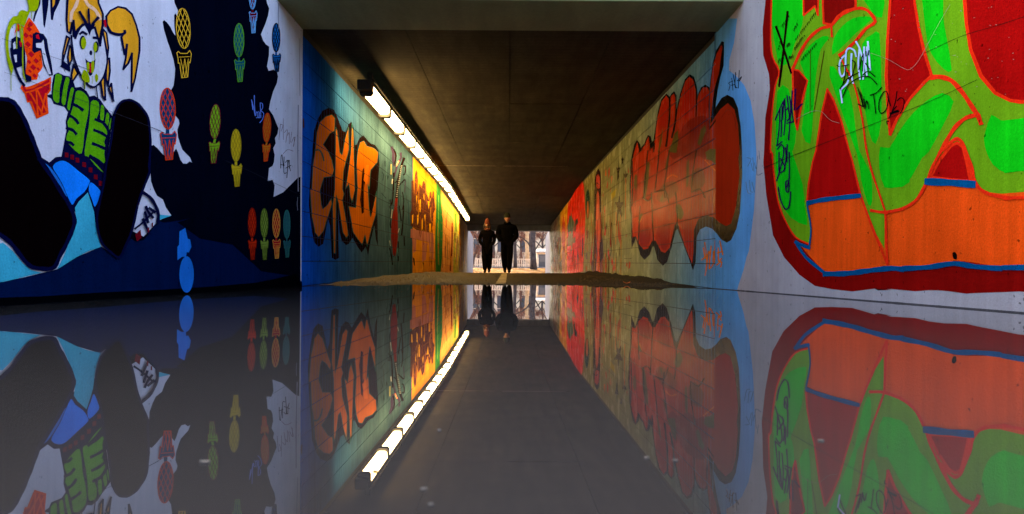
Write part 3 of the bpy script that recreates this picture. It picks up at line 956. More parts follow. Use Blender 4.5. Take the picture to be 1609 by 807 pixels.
olive = (z('P', (1211,-70)) + z('R3', (110,15),(105,200),(115,300),(150,375),(130,450),(112,600),(105,790)) + z('R5', (98,60),(105,150),(125,280),(160,370),(205,440),(262,470),(275,400),(252,285),(500,250),(555,400),(605,490),(607,325),(692,310)) +
      z('R6', (38,322),(130,302),(180,262),(220,190),(436,195),(450,215),(500,235),(560,242),(645,235),(900,225),(1500,200)) + z('P', (1900,-300)))
f.P(OLV, olive, False)
f.part('green_fill')
for q in (z('R3', (118,-60),(275,-60),(272,130),(232,230),(200,330),(150,340),(130,250),(115,150)),
          z('R3', (140,480),(200,470),(240,690),(225,790)) + z('R5', (190,60),(235,200),(245,300),(255,385),(180,350),(140,280),(115,150),(112,20)),
          z('R3', (260,330),(310,240),(380,190),(415,200),(370,260),(345,400),(330,600),(315,760),(268,690),(300,440)),
          z('R3', (440,200),(480,140),(540,95),(610,85),(640,100),(560,170),(500,230),(430,290)),
          z('R3', (590,230),(640,182),(680,175),(690,400),(690,640),(660,760),(625,700),(590,500),(572,420)),
          z('R3', (415,400),(440,350),(480,420),(520,480),(545,600),(572,790)) + z('R5', (545,150),(550,280),(532,290),(500,180),(480,60)),
          z('R4', (260,530),(340,490),(400,535),(350,650),(270,800)) + z('R6', (200,80),(150,170),(100,205),(30,215),(5,120),(10,30)) + z('R4', (60,780),(120,680),(190,590)),
          z('R4', (225,-200),(335,-200),(345,80),(360,180),(390,370),(345,362),(280,280),(250,150)),
          z('R4', (565,700),(600,605),(650,635),(752,625),(1500,560)) + z('R6', (1500,120),(645,140),(580,150),(520,110),(490,50),(480,0)),
          z('R3', (575,-60),(700,-60),(695,90),(640,62)),
          z('R5', (625,60),(680,20),(720,60),(720,190),(650,215),(600,190))):
    f.P(GRN, q, True, sub=2)
f.part('red_counter')
f.P(DRED2, z('R3', (405,468),(375,600),(345,795)) + z('R5', (280,100),(262,200),(255,278),(330,266),(498,247),(460,90)) + z('R3', (520,790),(480,640),(440,530)), False, REDL, 3.0)
f.P(DRED, z('R3', (222,365),(255,372),(300,425),(280,500),(260,600),(247,685),(235,640),(225,500)), False, REDL, 3.0)
f.P(DRED, z('R3', (378,-60),(385,122),(428,130),(460,85),(500,55),(555,40),(555,-60)), False, REDL, 3.5)
f.P(DRED, z('R3', (278,-60),(280,80),(340,30),(356,80),(358,-60)), False, REDL, 2.6)
f.P(DRED2, z('R4', (70,-200),(165,-200),(195,15),(215,140),(245,270),(285,400),(250,430),(170,520),(100,630),(65,710),(55,600),(45,400),(52,200),(65,15)), False, REDL, 4.6)
f.P(DRED2, z('R4', (455,-220),(460,15),(467,120),(490,260),(545,400),(620,490),(700,530),(752,537),(1100,530),(1600,480),(1600,-400)), False, REDL, 6.0)
f.P(DRED2, z('R6', (238,168),(280,90),(330,25),(360,12),(385,30),(402,90),(422,186),(330,180)), False, REDL, 5.0)
f.part('red_outline')
for q, w in ((z('R3', (222,365),(260,280),(310,200),(370,150),(425,135),(455,100),(500,65),(570,42),(620,55),(660,112),(610,150),(560,210),(510,260),(470,290)), 4.8),
             (z('R3', (427,135),(430,192)), 3.0), (z('R3', (470,290),(500,350),(550,450),(590,620),(612,780)) + z('R5', (550,140),(580,230),(612,325)), 3.0),
             (z('R3', (110,-40),(105,200),(115,300),(150,375),(130,450),(112,600),(104,790)) + z('R5', (98,60),(105,150),(125,280),(160,370),(205,440),(264,470)), 2.6),
             (z('R4', (285,408),(330,405),(390,425),(450,490),(510,580),(530,608),(546,652)), 7.4), (z('R4', (530,606),(470,620),(410,670),(360,750),(330,805)), 6.4),
             (z('R4', (345,790),(400,740),(430,735),(455,770)) + z('R6', (425,120),(440,185),(470,225),(520,248),(600,262),(645,260),(1500,235)), 5.6),
             (z('R4', (330,805)) + z('R6', (250,118),(222,190),(182,262),(130,302),(38,326),(-30,318)) , 4.6), (z('R5', (500,250),(555,400),(620,560)), 3.6), (z('R5', (612,322),(616,440),(622,560)), 3.6), (z('R5', (620,328),(692,312)), 3.4)):
    f.L(REDL, q, w)
f.part('blue_stroke')
for q, w in ((z('R5', (205,460),(250,530),(340,605)), 5), (z('R5', (335,605),(400,605),(470,600),(540,590),(640,580),(692,585)) + z('R6', (120,581),(230,575),(345,558),(440,572),(560,580),(645,576),(1500,590)), 8.0),
             (z('R5', (262,284),(320,271),(400,261),(497,251)), 7), (z('R5', (256,286),(275,400),(266,486)), 2.4), (z('R5', (205,461),(232,474),(268,488)), 5), (z('R6', (222,187),(330,192),(436,200)), 11)):
    f.L(TBLU, q, w)
f.part('stain').P(c3(26,16,14), z('R6', (336,512),(348,506),(358,520),(356,540),(342,536)))
f.build()
BLK = c3(14,12,16); PURP = c3(44,16,74); WHT = c3(205,222,250)
f = Fig(RW, 'graffiti_tag', 'heavy dark crossed strokes at the top of the green letter')
f.L(c3(34,4,10), z('R3', (195,60),(175,250),(150,455)), 3.6); f.L(c3(34,4,10), z('R3', (135,140),(170,240),(215,385)), 3.4)
f.build()
f = Fig(RW, 'graffiti_tag', 'purple vertical tag down the first green letter')
for q in ([(75,195),(105,120),(130,70)], [(105,120),(100,250),(85,360)], [(130,70),(120,190),(102,200)], [(120,110),(112,300)], [(135,60),(140,170),(130,290)], [(150,40),(158,110),(145,130)], [(158,110),(165,180),(150,200)],
          [(165,45),(175,120),(160,320)], [(185,10),(180,110),(190,200)], [(205,0),(198,130)], [(212,128),(248,92)], [(85,360),(120,330)], [(150,215),(190,205)],
          [(90,380),(115,350),(130,380),(120,460),(85,580)], [(100,400),(100,540)], [(140,370),(145,450),(130,520)], [(152,350),(150,460)], [(165,400),(165,560),(150,620)], [(110,440),(140,500),(110,530)],
          [(95,620),(110,700),(140,760),(165,740),(175,650)], [(145,585),(165,590),(160,650),(145,640),(145,585)]):
    f.L(PURP, z('R7', *q), 2.2)
f.build()
f = Fig(RW, 'graffiti_tag', 'white and black bubble tag on the second green letter')
for q in ([(190,240),(180,225),(150,260),(142,330),(160,380),(185,350),(188,290)], [(190,300),(192,200),(215,168),(255,185),(268,230)], [(235,210),(230,330),(245,430)], [(268,120),(295,170),(330,290)], [(295,170),(285,280),(298,400)], [(330,160),(322,400)], [(355,120),(372,330)], [(352,160),(340,280),(350,370)], [(150,480),(200,430),(215,380)], [(150,480),(163,575)]):
    f.L(WHT, z('R8', *q), 2.6)
for q in ([(125,296),(142,306)], [(160,302),(212,292)], [(190,295),(188,360),(170,440)], [(240,260),(262,280),(240,370),(215,400),(205,350)], [(150,470),(200,400),(290,350)], [(168,535),(215,440),(300,385),(370,382),(425,436)], [(290,330),(322,210),(318,340)], [(320,370),(360,340),(412,380)], [(340,280),(372,325)], [(345,190),(345,228)], [(365,185),(362,220)], [(145,235),(155,248)]):
    f.L(BLK, z('R8', *q), 1.7)
f.build()
f = Fig(RW, 'graffiti_tag', 'black marker tag reading Dutok 2')
for q in ([(283,460),(305,540),(325,605)], [(325,605),(285,585)], [(305,500),(320,570),(322,600)], [(330,545),(338,622)], [(338,622),(352,560),(368,620)], [(372,520),(420,500),(458,460)], [(398,515),(405,570),(415,655)], [(470,500),(495,492),(508,540),(495,620),(460,655),(438,630),(440,560),(470,500)], [(505,530),(525,600)], [(572,490),(560,570),(535,640)], [(535,640),(570,600)], [(575,560),(600,538),(625,555),(620,610),(595,655)], [(512,692),(530,660),(560,640),(590,640)], [(500,735),(497,715),(512,712)]):
    f.L(BLK, z('R8', *q), 1.6)
f.L(BLK, z('R8', (525,655),(580,636)), 3.6)
f.build()
f = Fig(RW, 'graffiti_tag', 'faint handwritten marker lines on the first green letter')
rt = random.Random(5)
for (x0, y0, dx, dy, n) in ((140,150,12,-18,5),(225,180,8,-14,4),(240,250,12,-16,13),(110,320,6,-22,3),(175,300,9,-6,3),(232,320,10,-14,8),(110,420,12,-12,4),(190,390,9,-4,4),(285,400,13,-14,9)):
    for k in range(n):
        x, y = x0 + dx*k, y0 + dy*k
        f.L(c3(20,34,14), z('R9', (x, y), (x + rt.uniform(1,5), y - rt.uniform(8,22)), (x + rt.uniform(5,10), y - rt.uniform(0,10)), (x + rt.uniform(4,9), y + rt.uniform(2,8))), .7)
f.L(c3(90,22,16), z('R9', (352,320),(352,560),(350,800)), .8); f.L(c3(90,22,16), z('R9', (455,330),(420,540),(378,790)), .9)
f.build()
f = Fig(RW, 'crack', 'dark shutter joints and pale scratches across the mural')
JN = c3(38,30,24)
for q in ([(1200.8,263.4),(1250,243),(1308,220),(1400,184),(1460,160),(1537,125)], [(1454,83),(1490,66),(1520,53.5),(1560,42),(1604,28),(1700,-6)]):
    f.L(JN, q, .7)
SCR = c3(168,150,130)
f.L(SCR, [(1370,83),(1395,92),(1410,100),(1428,109.5),(1440,102),(1452,84),(1470,50),(1495,7)], .45); f.L(SCR, [(1252,187),(1275,175),(1292,175),(1305,188),(1320,193)], .45)
rk = random.Random(21)
for k in range(40):
    x, y = rk.uniform(1400, 1600), rk.uniform(10, 150)
    f.L(SCR, [(x, y), (x + rk.uniform(.6, 2), y + rk.uniform(-.8, .8))], rk.uniform(.4, .9), False)
f.build()

# ---- pale blue disc that runs from the ramp wall into the passage
BLUE1 = c3(110,172,222); 
disc = z('Q1', (640,-140),(800,-140),(778,30),(745,150),(742,225),(790,262),(850,330),(895,440),(922,600),(935,800)) + z('Q2', (765,150),(752,400),(722,640)) + z('Q3', (1415,20),(1380,170),(1320,350),(1290,470),(1240,620))
f = Fig(RW, 'painted_disc', 'pale blue rounded field beside the red lettering')
f.P(BLUE1, disc + z('P', (1124.6,490),(1124.6,20)), False)
f.build()
def cg(r, gg, bb, k=1.0): return paint((r, gg, bb), k, GLOSS)
GLOSS = 0.24
RD = cg(186, 62, 22); RD2 = c3(180,54,22); DK = cg(20,15,11); MAR = cg(150,38,18); OLB = cg(104,96,44); AMB = cg(226,120,40)
sil = (z('Q1', (62,807),(75,745),(95,715),(115,745),(125,790),(145,740),(170,680),(190,690),(200,730),(210,720),(235,540),(265,430),(300,388),(325,410),(335,390),(355,372),(372,400),(372,500),(395,400),(430,290),(465,252),(495,270),(515,340),(520,400),(545,345),(575,325),(605,345),
        (625,180),(650,90),(690,20),(708,25),(705,190),(680,280),(660,380),(645,490),(690,420),(730,397),(775,420),(805,490),(825,620),(834,790)) +
       z('Q2', (683,200),(670,420),(650,510),(620,575),(595,590),(560,570),(540,540),(510,510),(475,497),(440,515),(420,560),(415,700),(400,750),(375,680),(345,600),(310,510),(300,520),(275,620),(250,700),(225,725),(195,690),(172,600),(150,660),(120,690),(95,660),(70,565),(45,628),(42,440),(35,400),(33,250),(42,120)))
red = (z('Q1', (72,807),(95,732),(112,800),(150,748),(175,692),(186,760),(200,780),(216,740),(240,550),(270,440),(300,402),(320,430),(338,402),(355,388),(365,420),(365,540),(385,480),(405,390),(435,300),(465,270),(490,290),(508,360),(515,450),(530,390),(560,345),(590,345),(606,380),(630,190),(655,110),(690,45),(695,60),(670,250),(640,350),(620,500),(612,600),(680,500),(735,455),(780,500),(805,600),(817,790)) +
       z('Q2', (662,100),(668,200),(648,380),(620,480),(590,495),(555,475),(520,445),(475,432),(430,455),(405,520),(402,640),(395,715),(350,600),(310,470),(295,490),(265,620),(240,650),(215,640),(185,580),(165,580),(140,625),(115,630),(90,600),(70,552),(52,560),(50,460),(44,390),(42,250),(50,120)))
def both(fn):
    """a motif that runs over the joint between ramp wall and passage wall is painted on both"""
    fn(RT, None); fn(RW, 1)
XJ = 1126.0
def clipx(pts, lo, hi):
    q = clip_axis(pts, 0, lo, hi)
    return q
f = Fig(RT, 'graffiti_lettering', 'red bubble letters with dark drop shadow on the block wall')
f.part('drop_shadow').P(DK, sil, False)
f.part('red_fill').P(RD, red, False)
for q, m_, w in (([(325,415),(322,560),(300,760)], DK, 2.8), ([(372,500),(362,600),(340,700)], DK, 2.8), ([(112,800),(128,770),(150,745)], DK, 2.4), ([(216,740),(212,800)], DK, 2.4), ([(515,400),(512,500),(508,590)], DK, 1.8), ([(605,350),(603,500),(606,640)], DK, 1.8), ([(190,700),(186,790)], DK, 1.6), ([(600,640),(660,560),(680,500)], DK, 2.0)):
    f.L(m_, z('Q1', *q), w)
f.P(MAR, z('Q1', (375,720),(420,620),(480,565),(550,545),(590,560),(606,620),(606,800)) + z('Q2', (480,60),(470,110),(430,90),(380,120),(330,90),(290,110),(262,70)))
for q, c in (([(250,640),(262,520),(285,440),(300,425),(312,520),(300,620)], (176,44,18)), ([(400,560),(420,420),(450,320),(480,300),(496,380),(490,540)], (188,46,18)), ([(535,520),(545,420),(575,370),(595,400),(592,520)], (182,44,18)), ([(640,300),(660,180),(686,80),(688,130),(664,260)], (184,46,18)), ([(640,640),(690,540),(735,490),(770,540),(790,660),(795,800),(660,800)], (186,46,20))):
    f.P(cg(*c), z('Q1', *q))
for q, c in (([(60,330),(80,180),(92,60),(86,200),(70,380)], (150,40,18)), ([(95,600),(100,520),(150,500),(160,560),(130,612)], (160,34,16)), ([(190,570),(200,500),(270,480),(258,600),(230,636)], (160,34,16)), ([(330,480),(345,430),(395,420),(390,600),(380,660)], (170,38,16)), ([(560,460),(570,330),(640,300),(630,430),(595,485)], (168,38,16)), ([(190,330),(230,250),(300,240),(310,300),(230,360)], (150,70,26)), ([(380,260),(400,180),(450,160),(470,240),(420,300)], (140,64,24))):
    f.P(cg(*c), z('Q2', *q))
f.P(OLB, z('Q1', (280,615),(270,720),(250,807),(240,800),(258,700)), False); f.P(OLB, z('Q1', (385,645),(360,670),(320,800),(372,807),(384,740)), False)
f.P(OLB, z('Q1', (575,610),(545,640),(522,740),(540,760),(560,700),(582,650)), False)
f.P(OLB, z('Q2', (470,70),(500,50),(530,50),(545,90),(535,150),(510,120),(480,110)), False)
for q in ([(60,230),(70,195),(78,215),(74,285),(62,270)], [(120,200),(135,140),(150,130),(140,250),(125,330),(112,330)], [(240,150),(265,50),(270,20),(262,110),(250,180)], [(88,440),(105,420),(108,450),(90,465)], [(215,340),(228,305),(228,340),(216,355)], [(300,380),(325,370),(345,420),(330,460),(305,430)], [(360,250),(366,130),(378,120),(372,260)]):
    f.P(OLB, z('Q2', *q))
f.L(AMB, z('Q2', (250,222),(280,200),(310,212)), 2.2); f.L(AMB, z('Q2', (470,115),(500,145),(535,180)), 2.0); f.L(AMB, z('Q2', (85,462),(96,470),(108,440)), 1.6)
for q in ([(95,380),(90,470),(85,600)], [(160,300),(165,420),(172,590)], [(300,300),(310,400),(308,470)], [(235,260),(240,330)], [(50,120),(52,250),(48,380)], [(140,60),(128,180),(118,330)], [(205,60),(196,160),(180,300)], [(262,60),(250,170),(232,270)], [(180,300),(240,290),(262,360)], [(420,60),(400,180),(392,300)], [(395,300),(440,280),(470,330)], [(110,330),(140,350),(160,330)]):
    f.L(DK, z('Q2', *q), 1.7)
f.build()
f = Fig(RW, 'graffiti_lettering', 'rounded end of the last red bubble letter')
fs = [p for p in clip_axis(sil, 0, 1119.5, 2000)]
def split_poly(poly, x0):
    """closed polygon cut by a vertical line into its separate right-hand pieces"""
    pieces, cur = [], []
    n = len(poly)
    ins = [p[0] > x0 for p in poly]
    st = next(i for i in range(n) if not ins[i] and ins[(i+1) % n])
    for k in range(n + 1):
        i = (st + k) % n; j = (i + 1) % n
        a, b_ = poly[i], poly[j]
        if ins[i] != ins[j]:
            t = (x0 - a[0]) / (b_[0] - a[0])
            c = (x0, a[1] + t*(b_[1]-a[1]))
            if ins[j]: cur = [c]
            else:
                cur.append(c); pieces.append(cur); cur = []
        if ins[j] and cur: cur.append(b_)
        if len(pieces) and k >= n: break
    return pieces
for q in split_poly(sil, 1124.6):
    if len(q) > 2: f.P(DK, q, False)
f.part('red_fill')
for q in split_poly(red, 1124.6):
    if len(q) > 2: f.P(RD2, q, False)
f.L(MAR, z('Q1', (690,560),(735,500),(775,540),(795,640)), 1.2)
f.build()
f = Fig(RT, 'graffiti_tag', 'orange scribbled tag under the red lettering')
OT = cg(232,132,16)
for q in ([(460,620),(470,680)], [(468,590),(480,700),(470,780)], [(450,690),(485,660),(500,640)], [(490,640),(480,720)], [(505,610),(495,740),(530,690)], [(520,640),(515,700)], [(530,580),(525,690)]):
    f.L(OT, z('Q2', *q), 2.0)
f.build()
f = Fig(RW, 'graffiti_tag', 'end of the orange scribbled tag beside the wall joint')
for q in ([(545,620),(548,700),(565,680)], [(555,580),(572,660)], [(535,720),(565,700),(560,730)], [(540,650),(572,640)]):
    f.L(OT, z('Q2', *q), 2.0)
f.build()
f = Fig(RW, 'graffiti_tag', 'small black angular tag high beside the red lettering')
for q in ([(770,300),(740,315),(750,330),(740,368)], [(762,280),(770,365)], [(772,255),(790,345)], [(760,330),(785,325)], [(790,240),(785,340),(800,345)], [(815,225),(808,350)], [(800,300),(832,270),(815,300)]):
    f.L(cg(26,26,34), z('Q1', *q), 1.1)
f.build()
f = Fig(RW, 'graffiti_tag', 'faint teal tag at the edge of the blue disc')
TG = cg(60,112,136)
for q in ([(710,100),(735,110),(715,150)], [(735,130),(745,175)], [(745,100),(752,180)], [(755,130),(765,165),(775,90)], [(780,60),(785,110)], [(705,240),(715,300),(735,310)], [(725,230),(730,290),(745,300)], [(740,240),(755,300)], [(770,130),(770,200),(800,190)]):
    f.L(TG, z('Q2', *q), .9)
f.build()
f = Fig(RW, 'silt_line', 'thin silt line along the foot of the wall')
f.L(cg(130,110,80), z('P', (1129,454.3),(1200,459.6),(1300,467.6),(1420,477.2),(1604,492.4),(1800,508)), .9)
f.build()

def foot(wall, side, y0, y1, n, hmax, mat, label, seed):
    f = Fig(wall, 'damp_band', label)
    lo, hi = [], []
    for k in range(n + 1):
        y = y0 + (y1 - y0) * k / n
        hh = hmax * (0.55 + 0.5*mn.noise((y*1.7, seed, 0)) + 0.35*mn.noise((y*9, seed, 3)))
        lo.append((y, -0.02 - g(y))); hi.append((y, max(0.006, hh) - g(y)*0.0))
    f._add(mat, [[lo[k], lo[k+1], hi[k+1], hi[k]] for k in range(n)])
    f.build()
foot(RW, 1, 1.5, Y_TUN - 0.02, 160, 0.010, c3(96,92,92), 'narrow damp grey band along the waterline', 2.0)
# ---- middle of the far-side wall
f = Fig(RT, 'painted_panel', 'red panel with grey figures next to a yellow stripe')
REDP = cg(226,56,26)
f.P(REDP, z('M1', (285,358),(300,400),(312,560),(320,800)) + z('M2', (286,300),(270,560),(262,735),(80,735),(76,300),(80,60)) + z('M1', (90,790),(105,640),(190,480)), False)
GY = cg(92,112,104); GY2 = cg(150,140,130); DKT = cg(40,62,60)
for q, m_ in (([(85,200),(110,60),(125,70),(130,20),(140,90),(165,140),(150,260),(140,300),(120,240),(95,290)], GY), ([(160,230),(180,110),(205,90),(205,150),(185,180),(178,250)], DKT), ([(85,340),(105,270),(150,260),(150,330),(180,300),(175,380),(145,380),(130,520),(125,400),(90,430)], GY2),
              ([(255,330),(265,300),(268,480),(262,560),(252,520)], DKT), ([(195,540),(205,440),(215,560),(205,600)], DKT), ([(232,40),(240,10),(245,150),(238,190)], cg(190,140,50)), ([(135,-40),(142,-60),(140,40)], DKT)):
    f.P(m_, z('M2', *q), False)
f.build()
f = Fig(RT, 'painted_stripe', 'yellow stripe with orange totem beyond the red panel')
f.P(cg(222,166,40), z('M1', (0,760),(100,625),(92,800)) + z('M2', (76,300),(80,735),(25,735),(4,400)), False)
f.P(cg(200,80,40), z('M2', (40,40),(62,190),(60,440),(40,500),(22,400),(24,160)), False); f.P(cg(190,130,110), z('M2', (20,470),(60,440),(62,735),(24,735)), False)
f.P(cg(60,70,70), z('M2', (2,600),(20,560),(22,735),(4,735)), False)
f.build()
f = Fig(RT, 'painted_totem', 'slim dark green and orange totem on the olive wall')
f.O(cg(30,70,54), z('M1', (352,650))[0], 3.3, 24); f.O(cg(200,110,40), z('M1', (353,720))[0], 1.6, 14); f.P(cg(110,84,70), z('M2', (300,230),(335,235),(325,330),(308,320)), False)
f.build()
f = Fig(RT, 'painted_totem', 'tall pink and brown totem figure with dark hood')
f.P(cg(58,24,26), z('M1', (440,330),(460,240),(485,197),(510,240),(520,330),(525,790)) + z('M2', (482,200),(488,330),(500,500),(512,752),(360,752),(385,500),(395,250),(390,20)), False)
PNK = cg(196,84,76)
f.P(PNK, z('M1', (455,300),(485,265),(505,300),(508,440),(480,460),(460,430)), False); f.P(cg(206,110,88), z('M1', (458,560),(480,465),(497,560),(505,790)) + z('M2', (462,250),(452,450),(466,735),(415,735),(425,450),(412,150)), False)
f.L(cg(60,20,22), z('M1', (470,380),(492,400)), 1.5); f.L(cg(170,30,30), z('M2', (432,120),(436,420),(430,600)), 1.4); f.P(cg(90,40,40), z('M2', (365,600),(400,520),(412,735),(362,735)), False); f.P(cg(150,70,60), z('M2', (470,600),(500,540),(505,735),(475,735)), False)
f.build()
BRN = cg(70,56,34); SR = cg(190,56,48)
def star(cx, cy, rx, ry, label):
    f = Fig(RT, 'painted_star', label)
    pts = []
    for k in range(10):
        a = -pi/2 + k*pi/5; r = 1.0 if k % 2 == 0 else 0.36
        pts.append((cx + rx*r*cos(a), cy + ry*r*sin(a)))
    f.P(BRN, z('M1', *pts), False); f.build()
star(792, 95, 18, 78, 'small dark star nearest the ceiling'); star(832, 305, 32, 140, 'dark star next to the red lettering'); star(752, 680, 62, 190, 'largest brown star, in the middle of the wall')
star(737, 240, 26, 180, 'tall thin dark star left of the small one')
f = Fig(RT, 'paint_flecks', 'loose red, green and yellow paint flecks among the stars')
for q, m_ in (([(575,240),(582,180),(588,290),(572,290)], AMB), ([(612,230),(626,175),(630,260),(615,330)], SR), ([(590,440),(600,345),(606,400),(598,460)], SR), ([(640,300),(660,275),(670,320),(650,400)], cg(190,140,110)), ([(650,520),(690,470),(720,440),(700,540),(650,600)], cg(170,160,50)), ([(540,540),(548,490),(552,560)], SR), ([(860,240),(868,180),(872,260)], SR), ([(555,720),(565,660),(570,700),(560,780)], SR)):
    f.P(m_, z('M1', *q), False)
for q, m_ in (([(505,280),(520,190),(535,180),(525,300)], SR), ([(545,490),(560,440),(575,560),(565,580)], SR), ([(590,590),(600,540),(612,600),(596,640)], SR), ([(612,680),(622,600),(630,660),(622,710)], SR), ([(525,230),(535,140),(540,200)], cg(50,60,50)), ([(570,520),(580,480),(585,540)], cg(40,70,60)), ([(572,360),(585,150),(605,130),(590,200),(590,400),(575,400)], BRN), ([(645,190),(660,40),(675,30),(655,180)], BRN), ([(665,300),(670,120),(680,130),(690,250),(700,290),(690,390)], cg(170,84,50)),
              ([(760,640),(762,600),(780,610),(778,660)], cg(170,90,40)), ([(790,680),(795,590),(812,600),(808,660)], cg(180,70,40)), ([(345,600),(370,350),(372,480),(360,650)], SR), ([(295,520),(308,470),(312,560),(300,570)], cg(110,80,90)), ([(525,640),(535,610),(536,670),(528,680)], SR)):
    f.P(m_, z('M2', *q), False)
f.L(JN, z('M2', (740,555),(790,560),(830,550)), .6)
f.build()
f = Fig(RT, 'paint_flecks', 'worn pink, green and grey paint at the far end of the wall')
rk = random.Random(4)
for k in range(60):
    px = rk.uniform(866, 879.5); py = rk.uniform(368, 424)
    f.P(rk.choice([cg(90,110,84), cg(160,104,90), cg(60,70,66), cg(190,150,110), cg(150,120,60), cg(120,84,84)]), [(px, py), (px + rk.uniform(.5,1.4), py + rk.uniform(-1,1)), (px + rk.uniform(.5,1.4), py + rk.uniform(3,14)), (px, py + rk.uniform(3,12))], False)
f.build()

# ---- lamp-side wall inside the passage
GLOSS = 0.40
GLD = cg(190,108,24); GLD2 = cg(214,120,28); DBR = cg(40,22,14); TL = cg(48,92,92)
f = Fig(LT, 'graffiti_lettering', 'tall gold letters with brown outline on the blue block wall')
silL = (z('L1', (132,800),(145,600),(168,330),(200,230),(235,170),(290,145),(330,165),(365,250),(395,330),(420,340),(440,280),(465,258),(485,310),(492,440),(505,440),(530,385),(560,366),(590,400),(610,428),(650,440),(680,480),(687,600),(672,800)) +
        z('L2', (594,150),(600,480),(585,430),(575,330),(550,430),(530,542),(515,480),(485,522),(455,480),(420,420),(395,460),(375,470),(345,440),(330,380),(318,220),(322,400),(326,560),(300,574),(275,560),(262,330),(248,290),(215,460),(180,482),(150,450),(130,350),(112,180)))
f.P(DBR, silL, False)
f.part('gold_fill')
for q in (z('L1', (150,790),(160,600),(178,480),(190,340),(215,260),(260,215),(310,200),(335,230),(330,330),(295,350),(240,440),(275,480),(310,560),(325,640),(310,690),(245,700),(215,800)) + z('L2', (193,110),(200,180),(210,215),(240,190),(270,140),(275,180),(250,260),(215,370),(180,415),(155,380),(130,250),(120,80)),
          z('L1', (330,790),(335,600),(338,300),(352,330),(372,500),(388,520),(410,400),(440,300),(444,480),(402,640),(392,790)) + z('L2', (360,110),(348,150),(380,330),(390,400),(375,420),(350,380),(320,180),(303,120),(298,530),(285,525),(277,200)),
          z('L1', (466,272),(478,330),(484,560),(490,800)) + z('L2', (415,170),(402,130),(392,40)) + z('L1', (415,790),(440,620),(456,500)),
          z('L1', (500,600),(510,490),(530,420),(560,408),(585,450),(640,465),(675,500),(668,580),(615,640),(604,790)) + z('L2', (525,40),(535,200),(545,270),(572,160),(588,90),(584,250),(555,340),(520,480),(505,400),(485,470),(455,430),(420,380),(398,250),(388,195),(440,205),(450,60)) + z('L1', (505,760))):
    f.P(GLD, q, False, TL, 1.2)
f.part('letter_counter')
f.P(DBR, z('L1', (548,640),(560,620),(570,780)) + z('L2', (497,30),(497,240),(482,250),(470,150)), False)
f.P(DBR, z('L1', (615,660),(655,610),(664,640),(655,790)) + z('L2', (572,140),(548,275),(536,200)), False)
f.P(DBR, z('L1', (246,440),(296,350),(305,420),(300,520),(275,480)), False)
f.L(TL, z('L1', (175,485),(205,480),(230,510),(245,565)), 2.4); f.P(GLD2, z('L1', (556,720),(575,600),(600,600),(585,760)), False)
f.build()
f = Fig(LT, 'rust_stain', 'rust streak and pipe stub holes on the blue blocks')
f.P(cg(96,60,44), z('L1', (78,240),(88,225),(92,300),(84,312),(76,280)), False)
for (x, y) in ((60,580),(190,580),(100,680)): f.O(cg(10,12,24), z('L2', (x, y))[0], .7, 1.0, n=8)
f.build()
f = Fig(LT, 'graffiti_tag', 'small dark marker marks on the teal wall')
for q in ([(75,370),(95,400),(85,460)], [(105,240),(110,300)], [(120,240),(125,310)], [(130,400),(140,430)], [(70,610),(95,640),(120,670)], [(150,410),(140,450)]):
    f.L(cg(40,56,64), z('L3', *q), 1.0)
f.build()
f = Fig(LT, 'painted_tree', 'dark branching figure with a red trunk on the teal wall')
PUR = cg(74,62,92); WHI = cg(196,204,206)
f.P(cg(126,44,32), z('L3', (212,800),(232,650),(256,650),(250,800)) + z('L4', (235,100),(238,350),(212,555),(185,540),(163,350),(168,200),(185,80)), False)
f.part('branches')
for q, m_, w in (([(188,80),(205,150),(205,240),(218,290)], PUR, 4), ([(215,110),(235,180),(222,270)], DBR, 2.5), ([(290,150),(290,210),(250,290),(235,350),(210,420)], PUR, 3.2), ([(330,210),(310,260),(280,370),(255,500),(240,660)], DBR, 3.6), ([(210,380),(205,560),(190,720),(165,760)], DBR, 2.6), ([(325,300),(345,300),(340,380),(320,400)], DBR, 2.0), ([(225,490),(280,440)], DBR, 1.6), ([(270,520),(335,455)], DBR, 2.0), ([(310,600),(325,700),(310,800)], DBR, 1.6), ([(180,280),(180,390)], cg(170,170,120), 2.2), ([(195,450),(190,500)], WHI, 1.6), ([(345,460),(335,600)], PUR, 1.4), ([(165,690),(165,780)], DBR, 3), ([(240,300),(265,240)], AMB, 1.4)):
    f.L(m_, z('L3', *q), w)
for k in range(16):
    t = k / 15
    x, y = 300 - 55*t, 300 + 350*t
    f.L(WHI, z('L3', (x - 9, y), (x + 7, y - 5)), .7, False)
for q, m_, w in (([(155,40),(150,140),(160,250)], DBR, 2), ([(250,20),(262,120),(270,180)], DBR, 1.8), ([(295,20),(290,160),(275,330)], DBR, 2.2), ([(175,60),(165,150)], WHI, 1), ([(240,300),(250,260)], WHI, .9), ([(150,390),(158,440)], WHI, 1), ([(150,470),(170,560),(180,640)], DBR, 2), ([(240,400),(240,600)], DBR, 2), ([(300,340),(305,440)], DBR, 1.6)):
    f.L(m_, z('L4', *q), w)
f.build()
f = Fig(LT, 'graffiti_lettering', 'brown purple letters running down a yellow panel')
PB = cg(92,58,48)
f.P(PB, z('L3', (415,800),(414,470),(440,460),(446,640),(452,400),(465,345),(480,358),(488,470),(484,600),(500,520),(515,505),(530,560),(545,480),(560,465),(575,510),(580,600),(600,640),(615,690),(628,590),(640,600),(650,680),(660,580),(675,600),(682,700),(690,800)) + z('L4', (612,100),(605,230),(560,300),(500,290),(440,280),(370,230),(365,100)), False)
f.part('faded_drips')
PKB = cg(176,120,112)
for q in ([(372,262),(610,310),(614,420),(370,360)], [(385,360),(430,370),(425,500),(400,520)], [(492,400),(545,420),(530,590),(495,610)], [(562,400),(614,420),(612,590),(575,580)]):
    f.P(PKB, z('L4', *q), False)
